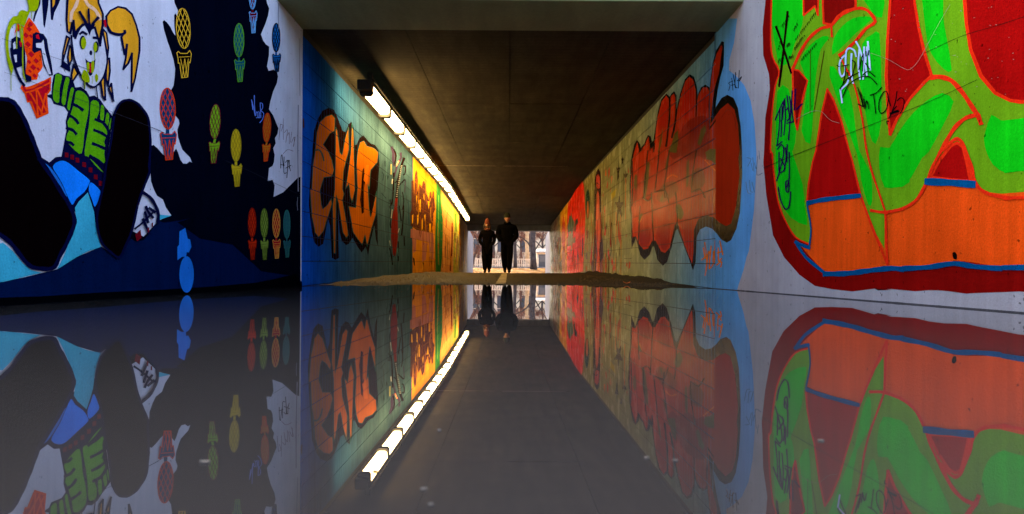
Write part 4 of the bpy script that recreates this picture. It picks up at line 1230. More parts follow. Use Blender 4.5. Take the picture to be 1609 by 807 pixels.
for q in ([(392,560),(412,580),(418,660),(404,640)], [(490,620),(510,620),(502,670)], [(588,600),(600,600),(592,650)]): f.P(DBR, z('L4', *q), False)
f.part('yellow_slits')
YL = cg(236,176,30)
for q in ([(440,120),(455,110),(452,200),(440,225)], [(488,170),(498,150),(498,260),(486,290)], [(470,0),(480,0),(475,90),(466,80)], [(565,210),(588,205),(585,290),(562,290)], [(385,120),(400,110),(395,200),(385,210)], [(515,120),(525,110),(522,190)]):
    f.P(YL, z('L4', *q), False)
for q in ([(508,690),(525,680),(520,800),(505,800)], [(552,660),(560,600),(566,700)], [(470,640),(480,640),(474,760)], [(600,700),(622,710),(615,800)]): f.P(YL, z('L3', *q), False)
f.build()
f = Fig(LT, 'painted_leaf', 'tall dark green pointed leaf beyond the yellow panel')
f.P(cg(54,112,58), z('L6', (300,255),(285,400),(282,620),(300,705),(316,650),(322,420)))
f.L(cg(110,160,80), z('L6', (300,290),(298,500),(302,660)), .8)
f.build()
f = Fig(LT, 'paint_flecks', 'brown, green and pink streaks at the far end of the lamp side')
for q, m_, w in (([(372,440),(370,560),(362,690)], cg(110,50,40), 2.4), ([(345,380),(340,460)], cg(150,90,60), 1.2), ([(390,390),(392,480)], cg(70,120,50), 2.0), ([(408,440),(412,500)], cg(220,140,40), 1.6), ([(335,560),(335,680)], cg(130,80,70), 1.4), ([(395,520),(395,640)], cg(150,120,100), 1.5), ([(415,560),(415,660)], cg(190,150,140), 1.4), ([(430,480),(430,640)], cg(120,100,100), 1.0), ([(440,540),(440,660)], cg(170,150,150), .9)):
    f.L(m_, z('L6', *q), w)
f.build()

def streaks(wall, name, label, seed, n, x0, x1, ytop, ybot, cols):
    """worn, overlapping spray runs"""
    r = random.Random(seed)
    f = Fig(wall, name, label)
    for k in range(n):
        px = r.uniform(x0, x1)
        t = (px - x0) / (x1 - x0)
        yt = ytop[0] + (ytop[1] - ytop[0]) * t; yb = ybot[0] + (ybot[1] - ybot[0]) * t
        a = r.uniform(yt, yb - 6); b_ = min(yb, a + r.uniform(4, (yb - yt) * .35))
        w = r.uniform(.35, 1.0)
        f.L(cg(*r.choice(cols)), [(px, a), (px + r.uniform(-.7, .7), (a + b_)/2), (px + r.uniform(-.9, .9), b_)], w)
    f.build()
GLOSS = 0.44
streaks(LT, 'paint_runs', 'amber and brown paint runs over the yellow panel and beyond', 31, 95, 653, 730, (262, 352), (424, 424), [(190,130,30), (150,84,40), (210,150,60), (120,70,44), (230,176,60), (170,110,80), (96,60,44)])
streaks(LT, 'paint_runs', 'dull dark paint runs on the teal stretch', 32, 30, 602, 648, (230, 270), (440, 430), [(44,76,92), (36,60,74), (90,130,140), (60,70,70)])
streaks(RT, 'paint_runs', 'orange, red and olive paint runs towards the far end', 33, 110, 868, 985, (360, 235), (424, 436), [(190,84,40), (206,120,50), (110,104,60), (160,60,40), (96,90,60), (150,130,70), (80,70,44)])
# ------------------------------------------------------------------ lamps along the left wall
m_house = plain('lamp_housing_grey', (0.045, 0.042, 0.04), 0.6, 0.2, 30)
m_diff = emit('lit_lamp_diffuser', (1.0, 0.64, 0.22), LAMP_POWER)
m_cap = plain('lamp_end_cap_dark', (0.02, 0.02, 0.022), 0.5, 0.2, 30)
PITCH, Y_LAMP0 = 1.57, 10.15
XI, XO = -1.745, -1.905           # inner and outer lip of a fitting
ORD = ['first', 'second', 'third', 'fourth', 'fifth', 'sixth', 'seventh', 'eighth', 'ninth', 'tenth', 'eleventh', 'twelfth', 'thirteenth', 'fourteenth', 'fifteenth', 'last']
HL = hgt(147, Y_LAMP0) + 0.012    # underside of the fitting at its near end
def prism(name, prof, y0, y1, mat, parent, shear=0.0):
    n = len(prof)
    V = [(x, y0, zz) for x, zz in prof] + [(x, y1, zz + shear*(y1 - y0)) for x, zz in prof]
    Fc = [(i, (i+1) % n, n + (i+1) % n, n + i) for i in range(n)] + [tuple(range(n))[::-1], tuple(range(n, 2*n))]
    return mesh_obj(name, V, Fc, mat, parent)
lamp_meshes = None
lamp_list = []
for k in range(16):
    y0 = Y_LAMP0 + k * PITCH
    zb = HL - g(Y_LAMP0) + g(y0)
    slope = 0.0128 if y0 < Y_CREST else -0.0135
    L_ = PITCH - 0.09
    root = empty('ceiling_lamp', ((XI + XO)/2, y0, zb))
    tag(root, '%s glowing box lamp from the near end of the row' % ORD[k] if k < 15 else 'last glowing box lamp, at the far exit end of the row', 'lamp', 'lamps along the left ceiling edge')
    hw = (XI - XO) / 2
    prism('housing', [(-hw, 0.084), (hw, 0.084), (hw - 0.006, 0.12), (-hw + 0.006, 0.12)], 0, L_, m_house, root, slope)
    prism('diffuser', [(-hw + 0.012, 0.0), (-hw + 0.004, 0.083), (hw - 0.004, 0.083), (hw - 0.012, 0.0), (hw*0.5, -0.016), (-hw*0.5, -0.016)], 0.03, L_ - 0.03, m_diff, root, slope)
    for a in (0, L_ - 0.032):
        c = prism('end_cap', [(-hw - 0.006, 0.088), (-hw - 0.004, -0.034), (-hw*0.7, -0.056), (hw*0.7, -0.056), (hw + 0.004, -0.034), (hw + 0.006, 0.088)], a - 0.001, a + 0.033, m_cap, root)
        c.location.z = slope * a
    prism('mounting_bracket', [(-0.03, 0.12), (0.03, 0.12), (0.03, 0.40), (-0.03, 0.40)], 0.25, 0.29, m_house, root)
    prism('mounting_bracket', [(-0.03, 0.12), (0.03, 0.12), (0.03, 0.40), (-0.03, 0.40)], L_ - 0.29, L_ - 0.25, m_house, root)
# dark cover at the near end of the row
cv = box_obj('junction_box', XO - 0.01, XI + 0.005, Y_LAMP0 - 0.16, Y_LAMP0 - 0.006, HL + 0.0, HL + 0.125, m_cap, bevel=0.008)
tag(cv, 'black junction box at the near end of the lamp row', 'junction box')
bm = bmesh.new()
pts = [(XI + 0.02, y, HL - g(Y_LAMP0) + g(y) + 0.135) for y in (Y_LAMP0 - 0.1, 14, 18, 22, Y_CREST, 28, 32, Y_LAMP0 + 16*PITCH)]
tube_mesh(bm, pts, 0.012, 8)
cb = bm_obj('cable_conduit', bm, m_house, None, True)
tag(cb, 'thin dark cable conduit running along the top of the lamp row', 'conduit')

# ------------------------------------------------------------------ two walkers
def skin_obj(name, verts, edges, mat, parent, root=0, sub=2):
    me = bpy.data.meshes.new(name)
    me.from_pydata([v[:3] for v in verts], edges, [])
    me.update()
    me.materials.append(mat)
    o = link(bpy.data.objects.new(name, me), parent)
    sk = o.modifiers.new('skin', 'SKIN')
    sk.use_smooth_shade = True
    sk.branch_smoothing = 0.35
    if not me.skin_vertices:
        bpy.context.view_layer.update()
    data = me.skin_vertices[0].data if me.skin_vertices else None
    if data is not None:
        for i, v in enumerate(verts):
            r = v[3]
            data[i].radius = r if hasattr(r, '__len__') else (r, r)
        data[root].use_root = True
    ss = o.modifiers.new('sub', 'SUBSURF'); ss.levels = sub; ss.render_levels = sub
    return o

m_skin = plain('skin', (0.34, 0.18, 0.12), 0.55, 0.08, 20, bump=0.0)
m_jkt1 = plain('black_padded_jacket', (0.003,0.003,0.0033), 0.8, 0.3, 14, spec=0.0)
m_jkt2 = plain('black_brown_coat', (0.0035,0.003,0.003), 0.85, 0.3, 14, spec=0.0)
m_trs = plain('black_trousers', (0.003,0.003,0.0035), 0.85, 0.3, 20, spec=0.0)
m_shoe = plain('dark_boots', (0.005, 0.004, 0.004), 0.7, 0.2, 20)
m_hat1 = plain('dark_green_knit_hat', (0.016, 0.02, 0.012), 0.95, 0.4, 60, bump=0.5)
m_hat2 = plain('rust_red_knit_hat', (0.13, 0.038, 0.024), 0.95, 0.4, 60, bump=0.5)
m_hair = plain('brown_hair', (0.06, 0.035, 0.02), 0.6, 0.4, 40)
m_eye = plain('dark_eye', (0.015, 0.01, 0.01), 0.3, 0.0, 10, bump=0)
m_scarf = plain('rust_scarf', (0.11, 0.04, 0.025), 0.95, 0.3, 40)

def head_mesh(bm, cx, cy, cz, w, h, dpt):
    """egg-shaped head facing -Y with brow, nose, chin and ears"""
    n, mr = 20, 14
    rings = []
    for i in range(1, mr):
        t = pi * i / mr
        zz = cos(t)                               # 1 top .. -1 chin
        r = sin(t) ** 0.85
        jaw = 1.0 if zz > -0.1 else 1.0 - 0.34 * (-zz - 0.1)
        ring = []
        for k in range(n):
            a = 2*pi*k/n
            x = cos(a) * r * w * jaw; y = sin(a) * r * dpt * (1.0 if zz > -0.3 or sin(a) < 0 else 1 + 0.35*(zz + 0.3))
            if sin(a) < -0.8:
                if abs(zz - 0.12) < 0.08: y *= 0.955              # eye sockets
                if -0.28 < zz < 0.02 and abs(cos(a)) < 0.2: y *= 1.15 + 0.10*(0.02 - zz)/0.3   # nose
                if abs(zz + 0.46) < 0.06 and abs(cos(a)) < 0.4: y *= 1.03                         # lips
                if zz < -0.75: y *= 1.06                          # chin
            ring.append(bm.verts.new((cx + x, cy + y, cz + zz*h)))
        rings.append(ring)
    for i in range(len(rings) - 1):
        for k in range(n): bm.faces.new((rings[i][k], rings[i+1][k], rings[i+1][(k+1) % n], rings[i][(k+1) % n]))
    bm.faces.new(rings[0]); bm.faces.new(rings[-1][::-1])
    for s in (-1, 1):
        tube_mesh(bm, [(cx + s*w*0.95, cy + 0.01, cz - 0.03), (cx + s*w*1.12, cy + 0.02, cz), (cx + s*w*0.97, cy + 0.015, cz + 0.035)], [0.010, 0.014, 0.010], 6)

def hat_mesh(bm, cx, cy, cz, w, h, dpt, n=24):
    rings = []
    for i in range(9):
        t = i / 8
        if i < 2: r, zz = 1.10, -0.01 + 0.055*i                  # turned-up cuff
        else:
            a = (i - 2) / 6 * pi/2
            r, zz = 1.05*cos(a)**0.8 + 0.02, 0.05 + h*sin(a)
        rings.append([bm.verts.new((cx + cos(2*pi*k/n)*w*r, cy + 0.008 + sin(2*pi*k/n)*dpt*r, cz + zz)) for k in range(n)])
    for i in range(8):
        for k in range(n): bm.faces.new((rings[i][k], rings[i][(k+1) % n], rings[i+1][(k+1) % n], rings[i+1][k]))
    bm.faces.new(rings[-1])

def walker(name_label, loc, H, man):
    s = H / 1.78
    root = empty('person', loc)
    tag(root, name_label, 'person', 'two people walking together')
    sw = 0.215*s if man else 0.185*s
    hipx = 0.095*s
    st = 1 if man else -1
    # legs: st side forward
    def P(x, y, zz, r): return (x*s, y*s, zz*s, tuple(a*s for a in r) if hasattr(r, '__len__') else r*s)
    fw, bw = -0.22, 0.20
    lf = [P(st*0.09, 0.0, 0.90, .085), P(st*0.088, -0.10, 0.50, .060), P(st*0.066, -0.13, 0.11, .032), P(st*0.072, -0.22, 0.04, .022)]
    rb = [P(-st*0.09, 0.0, 0.90, .085), P(-st*0.088, 0.03, 0.49, .060), P(-st*0.064, 0.18, 0.15, .032), P(-st*0.068, 0.10, 0.05, .022)]
    V = [P(0, 0, 0.96, .13), P(0, 0.0, 1.20, .14), P(0, 0.005, 1.40, .13), P(0, 0.0, 1.50, .058), P(0, -0.01, 1.58, .062)] + lf[:2] + rb[:2]
    V += [P(st*0.09, -0.125, 0.2, .03), P(-st*0.085, 0.14, 0.22, .03)]
    E = [(0,1),(1,2),(2,3),(3,4),(0,5),(5,6),(6,9),(0,7),(7,8),(8,10)]
    for sd in (-1, 1):
        b_ = len(V)
        V += [(sd*sw*0.92, 0.01*s, 1.42*s, .062*s), (sd*(sw+.07*s), 0.05*s, 1.16*s, .046*s), (sd*0.20*s, -0.06*s, 1.01*s, .034*s), (sd*0.13*s, -0.075*s, 0.965*s, .034*s)]
        E += [(2,b_),(b_,b_+1),(b_+1,b_+2),(b_+2,b_+3)]
    skin_obj('body', V, E, m_skin, root, 0, 1)
    # head on the neck, looking ahead
    hz = 1.66*s
    bm = bmesh.new(); head_mesh(bm, 0, -0.02*s, hz, 0.076*s, 0.112*s, 0.094*s)
    hd = bm_obj('head', bm, m_skin, root, True)
    for sd in (-1, 1):
        bm = bmesh.new(); bmesh.ops.create_uvsphere(bm, u_segments=8, v_segments=6, radius=0.010*s)
        bmesh.ops.translate(bm, verts=bm.verts, vec=(sd*0.030*s, -0.107*s, hz + 0.012*s))
        bm_obj('eye', bm, m_eye, hd, True)
    bm = bmesh.new(); tube_mesh(bm, [(-0.022*s, -0.113*s, hz - 0.052*s), (0, -0.118*s, hz - 0.054*s), (0.022*s, -0.113*s, hz - 0.052*s)], 0.004*s, 6)
    bm_obj('mouth', bm, m_scarf, hd, True)
    bm = bmesh.new(); hat_mesh(bm, 0, -0.015*s, hz + 0.028*s, 0.084*s, (0.10 if man else 0.115)*s, 0.104*s)
    hat = bm_obj('knit_hat', bm, m_hat1 if man else m_hat2, root, True)
    if not man:
        bm = bmesh.new(); bmesh.ops.create_icosphere(bm, subdivisions=2, radius=0.032*s)
        for v in bm.verts: v.co += v.normal * random.uniform(-.004, .006)
        bmesh.ops.translate(bm, verts=bm.verts, vec=(0, -0.01*s, hz + 0.20*s)); bm_obj('pompom', bm, m_hat2, hat, True)
        for sd in (-1, 1):
            bm = bmesh.new(); tube_mesh(bm, [(sd*0.080*s, 0.0, hz + 0.03*s), (sd*0.098*s, -0.01, hz - 0.06*s), (sd*0.105*s, -0.03, hz - 0.14*s), (sd*0.09*s, -0.05, hz - 0.20*s)], [.022*s, .028*s, .026*s, .010*s], 8)
            bm_obj('hair', bm, m_hair, root, True)
    # jacket: padded shell over trunk and arms
    j = 1.0
    if man:
        V = [P(0, 0, 0.86, (.185, .15)), P(0, 0, 1.05, (.21, .165)), P(0, 0, 1.25, (.215, .17)), P(0, 0.01, 1.41, (.19, .145)), P(0, 0.0, 1.515, (.098, .09))]
    else:
        V = [P(0, 0, 0.56, (.20, .165)), P(0, 0, 0.95, (.20, .16)), P(0, 0, 1.20, (.19, .15)), P(0, 0.01, 1.41, (.165, .135)), P(0, 0.0, 1.52, (.095, .085))]
    E = [(0,1),(1,2),(2,3),(3,4)]
    for sd in (-1, 1):
        b_ = len(V)
        wd = .105 if man else .085
        V += [(sd*sw, 0.01*s, 1.395*s, wd*s), (sd*(sw+.07*s), 0.045*s, 1.17*s, (wd-.012)*s), (sd*0.225*s, -0.075*s, 1.02*s, (wd-.022)*s), (sd*0.15*s, -0.10*s, 0.97*s, (wd-.030)*s)]
        E += [(3,b_),(b_,b_+1),(b_+1,b_+2),(b_+2,b_+3)]
    jk = skin_obj('jacket', V, E, m_jkt1 if man else m_jkt2, root, 0, 2)
    bm = bmesh.new()
    n = 20; ring = []
    for i, (zz, r) in enumerate(((1.475, .105), (1.50, .115), (1.54, .100), (1.555, .085))):
        ring.append([bm.verts.new((cos(2*pi*k/n)*r*s, sin(2*pi*k/n)*r*0.95*s - .005, (zz + .012*sin(2*pi*k/n))*s)) for k in range(n)])
    for i in range(3):
        for k in range(n): bm.faces.new((ring[i][k], ring[i][(k+1) % n], ring[i+1][(k+1) % n], ring[i+1][k]))
    bm_obj('collar' if man else 'scarf', bm, m_jkt1 if man else m_scarf, root, True)
    # trousers
    V = [P(0, 0, 0.94, .15)] + [(v[0], v[1], v[2] - (.045*s if v[2] < .3*s else 0), v[3]*k_) for v, k_ in zip(lf[:3], (1.45, 1.80, 2.45))] + [(v[0], v[1], v[2] - (.045*s if v[2] < .3*s else 0), v[3]*k_) for v, k_ in zip(rb[:3], (1.45, 1.80, 2.45))]
    skin_obj('trousers', V, [(0,1),(1,2),(2,3),(0,4),(4,5),(5,6)], m_trs, root, 0, 1)
    for lg in (lf, rb):
        a, t = lg[2], lg[3]
        V = [(a[0], a[1] + .01*s, a[2] + .03*s, .060*s), (a[0], a[1] + .02*s, t[2] + .012*s, .052*s), ((a[0]+t[0])/2, (a[1]+t[1])/2 - .02*s, t[2], .050*s), (t[0], t[1] - .06*s, t[2] - .004*s, .042*s)]
        skin_obj('boot', V, [(0,1),(1,2),(2,3)], m_shoe, root, 0, 1)
    return root

YW = 24.0
wm = walker('taller walker in black jacket and dark knit hat, hands in pockets, on the right', (lat(796.5, YW), YW, floor_z(0, YW) + 0.006), 1.76, True)
wf = walker('shorter walker in dark coat and rust red bobble hat, on the left', (lat(765.2, YW), YW + 0.05, floor_z(0, YW) + 0.006), 1.56, False)

# ------------------------------------------------------------------ grit, silt and litter
m_grit = plain('grit', (0.085, 0.065, 0.036), 0.9, 0.5, 40)
rg = random.Random(9)
V, Fc = [], []
def pebble(x, y, zz, r):
    b_ = len(V)
    a0 = rg.uniform(0, 6.28)
    for k in range(4): V.append((x + r*cos(a0 + k*pi/2)*rg.uniform(.7,1.2), y + r*sin(a0 + k*pi/2)*rg.uniform(.7,1.2), zz - r*.15))
    V.append((x + rg.uniform(-.3,.3)*r, y, zz + r*rg.uniform(.4,.9)))
    for k in range(4): Fc.append((b_ + k, b_ + (k+1) % 4, b_ + 4))
def fz(x, y):
    return floor_z(x, y) + 0.006*mn.noise((x*1.3, y*0.9, 0)) + 0.003*mn.noise((x*6, y*6, 2)) + 0.045*math.exp(-(W - abs(x))/0.16)*(0.5 + 0.5*mn.noise((x*2, y*1.4, 5)) + (0.15 if x < 0 else 0.1))*max(0, min(1, (y - 8.4)/2))*max(0, min(1, (33 - y)/6))
for k in range(9000):
    y = 10.2 + 14 * rg.random()**1.6
    x = rg.uniform(-2.17, 2.17) if rg.random() < .5 else (-2.17 + abs(rg.gauss(0, .8)) if rg.random() < .7 else 2.17 - abs(rg.gauss(0, .35)))
    if abs(x) > 2.17: continue
    zz = fz(x, y)
    if zz < -0.004: continue
    pebble(x, y, zz, rg.choice((.005, .007, .010, .015)) * (1 if rg.random() < .93 else 2))
gr = mesh_obj('grit', V, Fc, m_grit)
tag(gr, 'sandy grit and small stones scattered along the dry path', 'grit', kind='stuff')
# ragged bank of dark silt at the foot of the far-side wall
V, Fc = [], []
nb = 160
for i in range(nb + 1):
    y = 10.6 + 12.5 * i / nb
    env = min(1, i/10) * min(1, (nb - i)/18)
    hh = env * (0.035 + 0.05*abs(mn.noise((y*1.6, 3.3, 0))) + 0.03*abs(mn.noise((y*7, 1, 0))))
    wd = env * (0.28 + 0.25*abs(mn.noise((y*1.1, 7.7, 0)))) + 0.02
    for j in range(7):
        t = j / 6
        x = 2.199 - wd * t
        V.append((x, y, fz(min(x, 2.17), y) - 0.02 + (hh + 0.02) * (1 - t)**1.4 + 0.008*mn.noise((x*14, y*9, 0))))
for i in range(nb):
    for j in range(6):
        a = i*7 + j; Fc.append((a, a+1, a+8, a+7))
sb = mesh_obj('silt_bank', V, Fc, plain('dark_wet_silt', (0.018, 0.015, 0.012), 0.85, 0.4, 40, bump=0.6), None, True)
tag(sb, 'ragged bank of dark silt along the foot of the far side wall', 'silt', kind='stuff')
# scraps
def scrap(name, x, y, zz, w, d, mat, label, cat, curl=0.3, rz=0.0, group=None):
    bm = bmesh.new(); n = 6
    rows = []
    for i in range(n + 1):
        t = i / n * 2 - 1
        hw = d * math.sqrt(max(0.03, 1 - t*t*0.96))
        rows.append([bm.verts.new((t*w, s_*hw, curl*w*(t*t) + (0.12*w if s_ else 0))) for s_ in (-1, 0, 1)])
    for i in range(n):
        for k in range(2): bm.faces.new((rows[i][k], rows[i+1][k], rows[i+1][k+1], rows[i][k+1]))
    o = bm_obj(name, bm, mat, None, True)
    so_ = o.modifiers.new('solid', 'SOLIDIFY'); so_.thickness = 0.0012
    o.location = (x, y, zz); o.rotation_euler = (0, 0, rz)
    tag(o, label, cat, group)
    return o
m_leaf = plain('dead_leaf', (0.20, 0.10, 0.035), 0.8, 0.3, 60)
m_leafp = plain('pale_dead_leaf', (0.11, 0.10, 0.085), 0.8, 0.3, 60)
m_wrap = plain('orange_wrapper', (0.75, 0.20, 0.03), 0.5, 0.3, 60)
yl = 10.9
scrap('wrapper', lat(985, yl), yl, fz(lat(985, yl), yl) + .012, 0.05, 0.03, m_wrap, 'crumpled orange wrapper at the edge of the puddle', 'litter', .4, .2)
scrap('paper_scrap', lat(990.5, yl), yl - .02, fz(lat(990.5, yl), yl) + .012, 0.025, 0.02, m_leafp, 'small white scrap next to the orange wrapper', 'litter', .4, 1.0)
def on_water(px, py):
    dx, dz = ray(px, py); y = -CAMZ / dz
    return dx * y, y
for px, py, w, m_, lab in ((322, 727, .010, m_leafp, 'tiny pale feather afloat on the left side of the puddle'), (590, 741, .006, m_leaf, 'tan speck afloat near the reflection of the first lamp'), (690, 676, .004, m_leafp, 'pale speck afloat in the middle of the puddle'),
                           (666, 769, .0055, m_leafp, 'bluish pale speck afloat at the near edge of the puddle'), (677, 793, .004, m_leafp, 'smallest pale speck at the bottom edge of the puddle'), (1016, 720, .005, m_leafp, 'pale speck afloat under the reflection of the red lettering'), (1061, 724, .005, m_leafp, 'second pale speck under the reflection of the red lettering'),
                           (1290, 693, .006, m_leafp, 'pale speck afloat on the reflection of the mural')):
    x, y = on_water(px, py)
    scrap('floating_leaf', x, y, 0.001, w*.42, w*.24, m_, lab, 'leaf', .15, rg.uniform(-.5, .5), 'leaves and specks floating on the puddle')
V, Fc = [], []
for k in range(60):
    px, py = rg.uniform(560, 720), 449 + abs(rg.gauss(0, 5))
    x, y = on_water(px, py)
    if abs(x) < 2.1: pebble(x, y, 0.001, rg.uniform(.002, .007))
fl = mesh_obj('floating_debris', V, Fc, m_leafp); tag(fl, 'tiny floating bits near the dry edge of the puddle', 'debris', kind='stuff')

# ------------------------------------------------------------------ grounds beyond the far exit
m_bark = plain('mottled_bark', (0.06, 0.05, 0.045), 0.9, 0.55, 7, bump=0.5)
m_barkp = plain('pale_bark', (0.50, 0.34, 0.18), 0.85, 0.3, 6, bump=0.4)
m_twig = plain('red_brown_twigs', (0.16, 0.065, 0.035), 0.9, 0.4, 9, bump=0.0)
m_fence = plain('weathered_pale_wood', (0.82, 0.62, 0.40), 0.85, 0.25, 8)
m_plaster = plain('cream_plaster', (0.80, 0.60, 0.38), 0.9, 0.12, 2.5)
m_dark = plain('dark_grey_door', (0.06, 0.06, 0.062), 0.5, 0.2, 5)
m_glass = plain('window_glass', (0.05, 0.06, 0.07), 0.15, 0.1, 3)
m_roof = plain('brown_roof', (0.16, 0.09, 0.06), 0.85, 0.3, 10)
def tree(pts, radii, label, seed, limbs, bark, twigs=260, ylo=2.0, spread=2.4):
    r = random.Random(seed)
    base = Vector(pts[0])
    root = empty('bare_tree', base)
    tag(root, label, 'tree', 'bare trees beyond the far exit')
    bm = bmesh.new(); tube_mesh(bm, [Vector(p) - base for p in pts], radii, 10)
    bm_obj('trunk', bm, bark, root, True)
    ends = []
    def limb(lp, lr, n):
        bm = bmesh.new(); tube_mesh(bm, lp, lr, n); bm_obj('branch', bm, bark, root, True)
    for lp, lr in limbs:
        lp = [Vector(p) - base for p in lp]
        limb(lp, lr, 6); ends.append((lp[-1], (lp[-1] - lp[-2]).normalized(), lr[-1])); ends.append((lp[len(lp)//2], (lp[-1] - lp[0]).normalized(), lr[-1]))
    top = Vector(pts[-1]) - base
    ends.append((top, Vector((0, 0, 1)), radii[-1]))
    for k in range(12):
        a = r.uniform(0, 6.28); t = r.uniform(.45, 1)
        p0 = (Vector(pts[-2]) - base).lerp(top, t)
        d = Vector((cos(a), sin(a), r.uniform(.3, 1.1))).normalized()
        p1 = p0 + d*r.uniform(.6, 1.2); p2 = p1 + (d + Vector((r.uniform(-.3,.3), r.uniform(-.3,.3), .3))).normalized()*r.uniform(.6, 1.3)
        limb([p0, p1, p2], [radii[-1]*.6, radii[-1]*.4, .012], 5); ends.append((p2, d, .01)); ends.append((p1, d, .01))
    V, Fc = [], []
    for k in range(twigs):
        p, d, _ = r.choice(ends)
        for s_ in range(6):
            q = p + Vector((r.gauss(0,.12), r.gauss(0,.12), r.gauss(0,.12)))
            dd = (d + Vector((r.gauss(0,.7), r.gauss(0,.7), r.gauss(-.1,.6)))).normalized()
            e = q + dd*r.uniform(.25, .8)
            b_ = len(V); w_ = .011
            n1_ = dd.cross(Vector((.3,.8,.5))).normalized()*w_; n2_ = dd.cross(n1_).normalized()*w_
            V.extend([q + n1_, q - .5*n1_ + n2_, q - .5*n1_ - n2_, e]); Fc.extend([(b_, b_+1, b_+3), (b_+1, b_+2, b_+3), (b_+2, b_, b_+3)])
    mesh_obj('twigs', V, Fc, m_twig, root)['kind'] = 'stuff'
    return root
Y1 = 54.0
def A(px, py, Y): return at(px, py, Y)
gb = lambda px, Y: Vector((lat(px, Y), Y, gz(Y) - .05))
tree([gb(838.5, Y1), A(838, 405, Y1), A(837, 380, Y1), A(837.5, 340, Y1), A(836, 300, Y1)], [.26, .205, .195, .18, .10], 'thick mottled grey tree trunk with forked branches right of the walkers', 1,
     [([A(836, 392, Y1), A(829, 380, Y1), A(820, 373, Y1), A(810, 369.5, Y1), A(800, 368, Y1)], [.055, .05, .045, .04, .03]), ([A(839, 396, Y1), A(846, 384, Y1), A(852, 374, Y1), A(859, 363, Y1)], [.05, .045, .04, .03]), ([A(838, 372, Y1), A(842, 362, Y1), A(846, 348, Y1)], [.06, .05, .04])], m_bark)
Y2 = 57.5
tree([gb(809.5, Y2), A(809.5, 405, Y2), A(809, 380, Y2), A(808, 340, Y2), A(807, 310, Y2)], [.15, .125, .115, .10, .05], 'slimmer dark trunk just behind the taller walker', 2,
     [([A(809, 386, Y2), A(814, 376, Y2), A(817, 362, Y2)], [.04, .03, .02])], m_bark, 160)
Y3 = 62.0
tree([gb(828.5, Y3), A(828.5, 405, Y3), A(828, 380, Y3), A(829, 340, Y3), A(829, 315, Y3)], [.19, .16, .15, .13, .06], 'pale sunlit trunk beside the thick grey one', 3,
     [([A(828, 384, Y3), A(822, 375, Y3), A(815, 372, Y3)], [.05, .04, .02])], m_barkp, 160)
Y4 = 52.5
tree([gb(740, Y4), A(744, 408, Y4), A(749, 390, Y4), A(754, 372, Y4), A(758, 345, Y4), A(760, 320, Y4)], [.10, .085, .075, .065, .055, .03], 'slender leaning trunk at the left of the far exit', 4,
     [([A(744.5, 406, Y4), A(748, 398, Y4), A(752, 391, Y4)], [.04, .035, .02]), ([A(752, 380, Y4), A(746, 370, Y4), A(742, 362, Y4)], [.03, .025, .02])], m_bark, 220)
for px, Y, sd_, lab in ((775, 66, 5, 'bare tree far behind the gap between the walkers'), (751, 68, 6, 'bare tree far behind the leaning trunk'), (852, 67, 7, 'bare tree behind the dark shed'), (818, 72, 8, 'bare tree in front of the arched building')):
    b0 = gb(px, Y)
    tree([b0, b0 + Vector((.05, 0, 1.2)), b0 + Vector((0, 0, 2.2)), b0 + Vector((.1, 0, 3.4)), b0 + Vector((.1, 0, 4.4))], [.12, .10, .09, .07, .04], lab, sd_,
         [([b0 + Vector((0, 0, 1.7)), b0 + Vector((sx*.5, 0, 2.2)), b0 + Vector((sx*1.1, -.1, 2.5)), b0 + Vector((sx*1.6, 0, 2.9))], [.05, .04, .03, .02]) for sx in (-1, 1)] +
         [([b0 + Vector((0, 0, 2.2)), b0 + Vector((sx*.3, .4, 2.7)), b0 + Vector((sx*.9, .5, 3.2))], [.05, .04, .02]) for sx in (-1, 1)], m_bark, 420)
# shrubs: brown thicket behind the fence
def shrub(x, y, w, h, seed, label):
    r = random.Random(seed)
    root = empty('leafless_shrub', (x, y, gz(y) - .03)); tag(root, label, 'shrub', 'leafless shrubs behind the fence')
    V, Fc = [], []
    for k in range(700):
        a = r.uniform(0, 6.28); rr = r.random()**.6
        q = Vector((cos(a)*w*rr*.5, sin(a)*w*rr*.4, r.uniform(.1, h*.85)*(1.05 - rr*.35)))
        dd = Vector((q.x*.8 + r.gauss(0,.4), q.y*.8 + r.gauss(0,.4), r.uniform(.2, 1.2))).normalized()
        e = q + dd*r.uniform(.15, .5)
        b_ = len(V); n1_ = dd.cross(Vector((.3,.8,.5))).normalized()*.008; n2_ = dd.cross(n1_).normalized()*.008
        V.extend([q + n1_, q - .5*n1_ + n2_, q - .5*n1_ - n2_, e]); Fc.extend([(b_, b_+1, b_+3), (b_+1, b_+2, b_+3), (b_+2, b_, b_+3)])
    mesh_obj('twigs', V, Fc, m_twig, root)['kind'] = 'stuff'
    bm = bmesh.new()
    for k in range(9):
        a = r.uniform(0, 6.28)
        tube_mesh(bm, [(0, 0, 0), (cos(a)*w*.2, sin(a)*w*.2, h*.45), (cos(a)*w*.4, sin(a)*w*.35, h*.9)], [.025, .018, .008], 5)
    bm_obj('stems', bm, m_twig, root, True)
for i, (px, Y, w, h, lab) in enumerate(((747, 63, 2.2, 1.9, 'leafless brown shrub left of the red hatted walker'), (776, 64, 2.0, 1.6, 'leafless brown shrub seen between the two walkers'), (819, 64.5, 1.9, 1.7, 'leafless brown shrub right of the taller walker'), (848, 65, 2.0, 1.9, 'leafless brown shrub above the dark shed'))):
    shrub(lat(px, Y), Y, w, h, 40 + i, lab)
